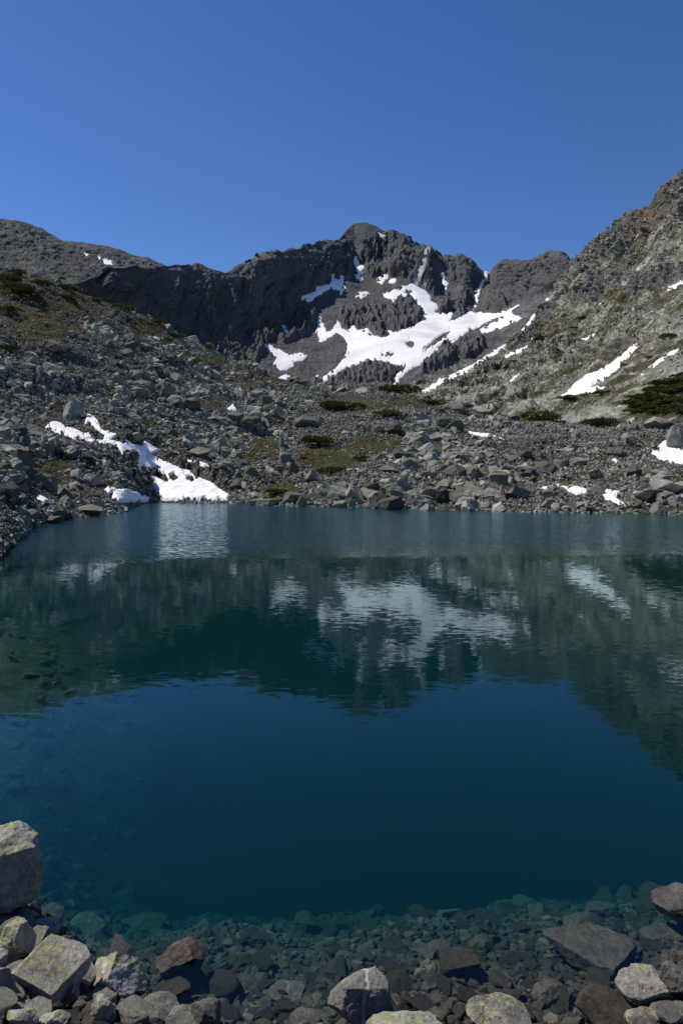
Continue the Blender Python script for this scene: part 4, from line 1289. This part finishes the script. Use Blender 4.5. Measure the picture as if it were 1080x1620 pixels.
hero((736, 1570, 844, 1640), 'pale grey boulder with lichen at the bottom right of centre', MAT_DIM, 32, planes=5, zoff=0.08,
     extra=[((-0.5, -0.4, 0.75), 0.5), ((0.6, -0.3, 0.7), 0.5)])
hero((840, 1548, 900, 1596), 'brown block submerged below the large flat slab', MAT_WET, 33)
hero((940, 1575, 1002, 1612), 'tilted grey slab in front of the boulder with the pale rim', MAT_WET, 34)
hero((985, 1592, 1044, 1636), 'pale cracked stone at the bottom edge on the right', MAT_DIM, 35, zoff=0.05)
hero((1026, 1582, 1100, 1622), 'dark grey stone in the bottom right corner', MAT_WET, 36, zoff=0.05)
hero((656, 1600, 698, 1640), 'pale rounded stone at the bottom edge beside the lichened one', MAT_DIM, 37)
hero((1040, 1518, 1110, 1580), 'dark grey boulder at the right edge behind the pale rimmed one', MAT_WET, 38, zoff=0.06)
hero((740, 1478, 782, 1518), 'tan block submerged left of the large flat slab', MAT_STONE, 39)
hero((862, 1350, 936, 1378), 'ghostly flat slab deep in the water at the right', MAT_STONE, 40, hscale=0.25)
hero((890, 1443, 950, 1478), 'tilted dark slab under water behind the large flat slab', MAT_WET, 41, hscale=0.3)
hero((188, 1442, 266, 1480), 'long dark brown slab under water behind the reddish boulder', MAT_STONE, 42, hscale=0.25)
hero((96, 1442, 170, 1496), 'broad brown slab under water right of the lichened boulders', MAT_RED, 43, hscale=0.25)
hero((178, 1380, 260, 1412), 'long greenish slab deep under water at the left', MAT_STONE, 44, hscale=0.22)
hero((94, 1396, 128, 1417), 'small rusty slab under water near the big rounded boulder', MAT_RED, 45)
hero((1010, 1460, 1090, 1500), 'brown slab under water at the right edge behind the boulders', MAT_RED, 46, hscale=0.25)

# stones lying on the lake bed
rb = np.random.default_rng(14)
STONE_ME = []
for i in range(10):
    V, F = fine_rock(300 + i, planes=11, sub=4, rough=0.05, dims=(1, 0.8, 0.5), lo=0.46, hi=0.78)
    me = mesh_np('stone', V, F, True); me.materials.append(MAT_STONE); STONE_ME.append(me)
STONE_ME2 = []
for i in range(4):
    V, F = fine_rock(330 + i, planes=10, sub=3, rough=0.05, dims=(1, 0.8, 0.45))
    me = mesh_np('stone', V, F, False); me.materials.append(MAT_RED if i == 3 else MAT_WET); STONE_ME2.append(me)
STONE_DRY = []
for i in range(4):
    V, F = fine_rock(350 + i, planes=11, sub=4, rough=0.05, dims=(1, 0.85, 0.6), lo=0.42, hi=0.7)
    me = mesh_np('stone', V, F, True); me.materials.append(MAT_LIGHT_LICHEN); STONE_DRY.append(me)
cand = []
while len(cand) < 285:
    x, y = rb.uniform(-20, 1100), rb.uniform(1395, 1632)
    
    g = bed_hit(x, y)
    w = min(0.19, 0.060 * rb.uniform(0.03, 1) ** (-1 / 2.5)) * (1.0 + 0.5 * (x < 300))
    if any((g[0] - c[0]) ** 2 + (g[1] - c[1]) ** 2 < (0.64 * (w + c[2])) ** 2 for c in cand) : continue
    cand.append((g[0], g[1], w, x, y))
for q, (gx, gy, w, x, y) in enumerate(cand):
    dry = float(bed_z(np.array([gx]), np.array([gy]))[0]) > -0.01
    dry = dry and x < 300
    if dry: w = min(w, 0.13)
    me = STONE_DRY[q % 4] if dry else STONE_ME2[q % 4] if q % 5 == 0 else STONE_ME[q % 10]
    o = bpy.data.objects.new('stone', me); COL.objects.link(o)
    o.location = (gx, gy, float(bed_z(np.array([gx]), np.array([gy]))[0]) + w * 0.22)
    o.rotation_euler = (rb.normal(0, 0.25), rb.normal(0, 0.25), rb.uniform(0, 6.28))
    o.scale = (w, w * rb.uniform(0.75, 1.1), w * rb.uniform(0.7, 1.1))
    if dry: lab, grp = 'small dry grey stone on the bank among the big boulders', 'dry stones on the near bank'
    elif x < 300: lab, grp = 'brown stone among the boulders under shallow water at the left', 'stones under water at the left'
    elif x > 820: lab, grp = 'brown stone around the large flat slab under water at the right', 'stones under water at the right'
    elif y < 1520: lab, grp = 'greenish stone on the edge of the underwater shelf', 'stones on the edge of the underwater shelf'
    else: lab, grp = 'brown stone under shallow water at the bottom centre', 'stones under shallow water at the centre'
    o['label'] = lab; o['category'] = 'stone'; o['group'] = grp

# gravel between them and the deeper stones along the left shoal
npb = 22000
gx = rb.uniform(-4.5, 4.5, npb); gy = rb.uniform(2.2, 7.5, npb)
ok = np.abs(gx) < gy * 0.62 + 0.3
gx, gy = gx[ok], gy[ok]
gs = 0.022 * rb.uniform(0.02, 1, len(gx)) ** (-1 / 2.2); gs = np.minimum(gs, 0.05)
n2 = 5200
hx = rb.uniform(-13, 8, n2); hy = rb.uniform(5, 24, n2)
ok2 = (np.abs(hx) < hy * 0.66 + 0.5)
hx, hy = hx[ok2], hy[ok2]
hz = bed_z(hx, hy); k2 = (hz > -2.6) & ((hy < 7.5) | (rb.uniform(0, 1, len(hx)) < 0.55))
hx, hy = hx[k2], hy[k2]
hs = np.minimum(0.06 * rb.uniform(0.02, 1, len(hx)) ** (-1 / 2.2), 0.12)
ax, ay, as_ = np.concatenate([gx, hx]), np.concatenate([gy, hy]), np.concatenate([gs, hs])
az = bed_z(ax, ay) + as_ * 0.15
m, nt = mat_new('gravel_stone'); k = NT(nt)
tt = k.ramp(k.attr('tint'), (0.0, (0.016, 0.014, 0.011)), (0.4, (0.036, 0.031, 0.023)), (0.75, (0.066, 0.058, 0.042)), (1.0, (0.11, 0.097, 0.072)))
k.principled(k.mix(0.7, tt, k.ramp(k.noise(k.pos(), 22.0, 5, 0.65), (0.3, 0.5), (0.7, 1.5)), 'MULTIPLY'), 0.8, k.bump(k.noise(k.pos(), 60.0, 4, 0.65), 0.5, 0.012), 0.25)
heap('gravel', np.stack([ax, ay, az], -1), as_, np.clip(rb.normal(0.5, 0.22, len(ax)), 0, 1), 'brown gravel and small stones covering the lake bed near the shore', rb, m, 0.3, PEBBLE)

# ------------------------------------------------------------------ the wisp of cloud behind the ridge
c0 = unproj(731, 409, 2600)
V, F = fine_rock(77, planes=0, sub=3, rough=0.16, dims=(30, 12, 13), keep_random=False)
m, nt = mat_new('cloud_wisp'); k = NT(nt)
pv = k.n('ShaderNodeVolumePrincipled')
pv.inputs['Color'].default_value = (0.95, 0.96, 1, 1)
ob = k.obj()
vm = k.n('ShaderNodeVectorMath'); vm.operation = 'LENGTH'
dv = k.n('ShaderNodeVectorMath'); dv.operation = 'DIVIDE'
k.l(ob, dv.inputs[0]); dv.inputs[1].default_value = (30, 12, 13); k.l(dv.outputs[0], vm.inputs[0])
den = k.math('MULTIPLY', k.ramp(k.math('ADD', vm.outputs['Value'], k.math('MULTIPLY', k.noise(ob, 0.07, 4), 0.9)), (0.5, 1.0), (1.15, 0.0)), 0.02)
k.l(den, pv.inputs['Density'])
out = k.n('ShaderNodeOutputMaterial'); k.l(pv.outputs[0], out.inputs['Volume'])
cl = link('cloud', mesh_np('cloud', V, F, True), m, 'small faint wisp of white cloud just above the ridge notch', 'cloud')
cl.location = c0

# ------------------------------------------------------------------ light, sky, camera
SUN_EL = math.radians(55)
w = bpy.data.worlds.new('World'); SC.world = w; w.use_nodes = True
nt = w.node_tree; nt.nodes.clear()
sky = nt.nodes.new('ShaderNodeTexSky'); sky.sky_type = 'NISHITA'; sky.sun_disc = False
sky.sun_elevation = SUN_EL; sky.sun_rotation = SUN_AZ
sky.altitude = 2500; sky.air_density = 1.0; sky.dust_density = 0.15; sky.ozone_density = 2.0
bg = nt.nodes.new('ShaderNodeBackground'); bg.inputs['Strength'].default_value = 0.125
wo = nt.nodes.new('ShaderNodeOutputWorld')
hs_ = nt.nodes.new('ShaderNodeHueSaturation'); hs_.inputs['Saturation'].default_value = 1.24; hs_.inputs['Hue'].default_value = 0.51
nt.links.new(sky.outputs[0], hs_.inputs['Color']); nt.links.new(hs_.outputs[0], bg.inputs[0]); nt.links.new(bg.outputs[0], wo.inputs[0])
sl = bpy.data.lights.new('sun', 'SUN'); sl.energy = 4.8; sl.angle = math.radians(0.53); sl.color = (1.0, 0.94, 0.85)
so = bpy.data.objects.new('sun', sl); COL.objects.link(so)
tosun = Vector((math.sin(SUN_AZ) * math.cos(SUN_EL), math.cos(SUN_AZ) * math.cos(SUN_EL), math.sin(SUN_EL)))
so.rotation_euler = tosun.to_track_quat('Z', 'Y').to_euler()
so.location = tosun * 100

cam = bpy.data.cameras.new('camera')
cam.sensor_fit = 'HORIZONTAL'; cam.sensor_width = 24; cam.lens = 24
cam.clip_start = 0.05; cam.clip_end = 20000
co = bpy.data.objects.new('camera', cam); COL.objects.link(co)
co.location = (0, 0, CAM_Z); co.rotation_euler = (PI / 2 - PITCH, 0, 0)
SC.camera = co
SC.view_settings.view_transform = 'Standard'; SC.view_settings.look = 'None'
SC.view_settings.exposure = 0; SC.view_settings.gamma = 1
cy = SC.cycles
cy.use_denoising = True
cy.max_bounces = 8; cy.diffuse_bounces = 2; cy.glossy_bounces = 3; cy.transmission_bounces = 4
cy.volume_bounces = 1; cy.transparent_max_bounces = 12
cy.use_adaptive_sampling = False
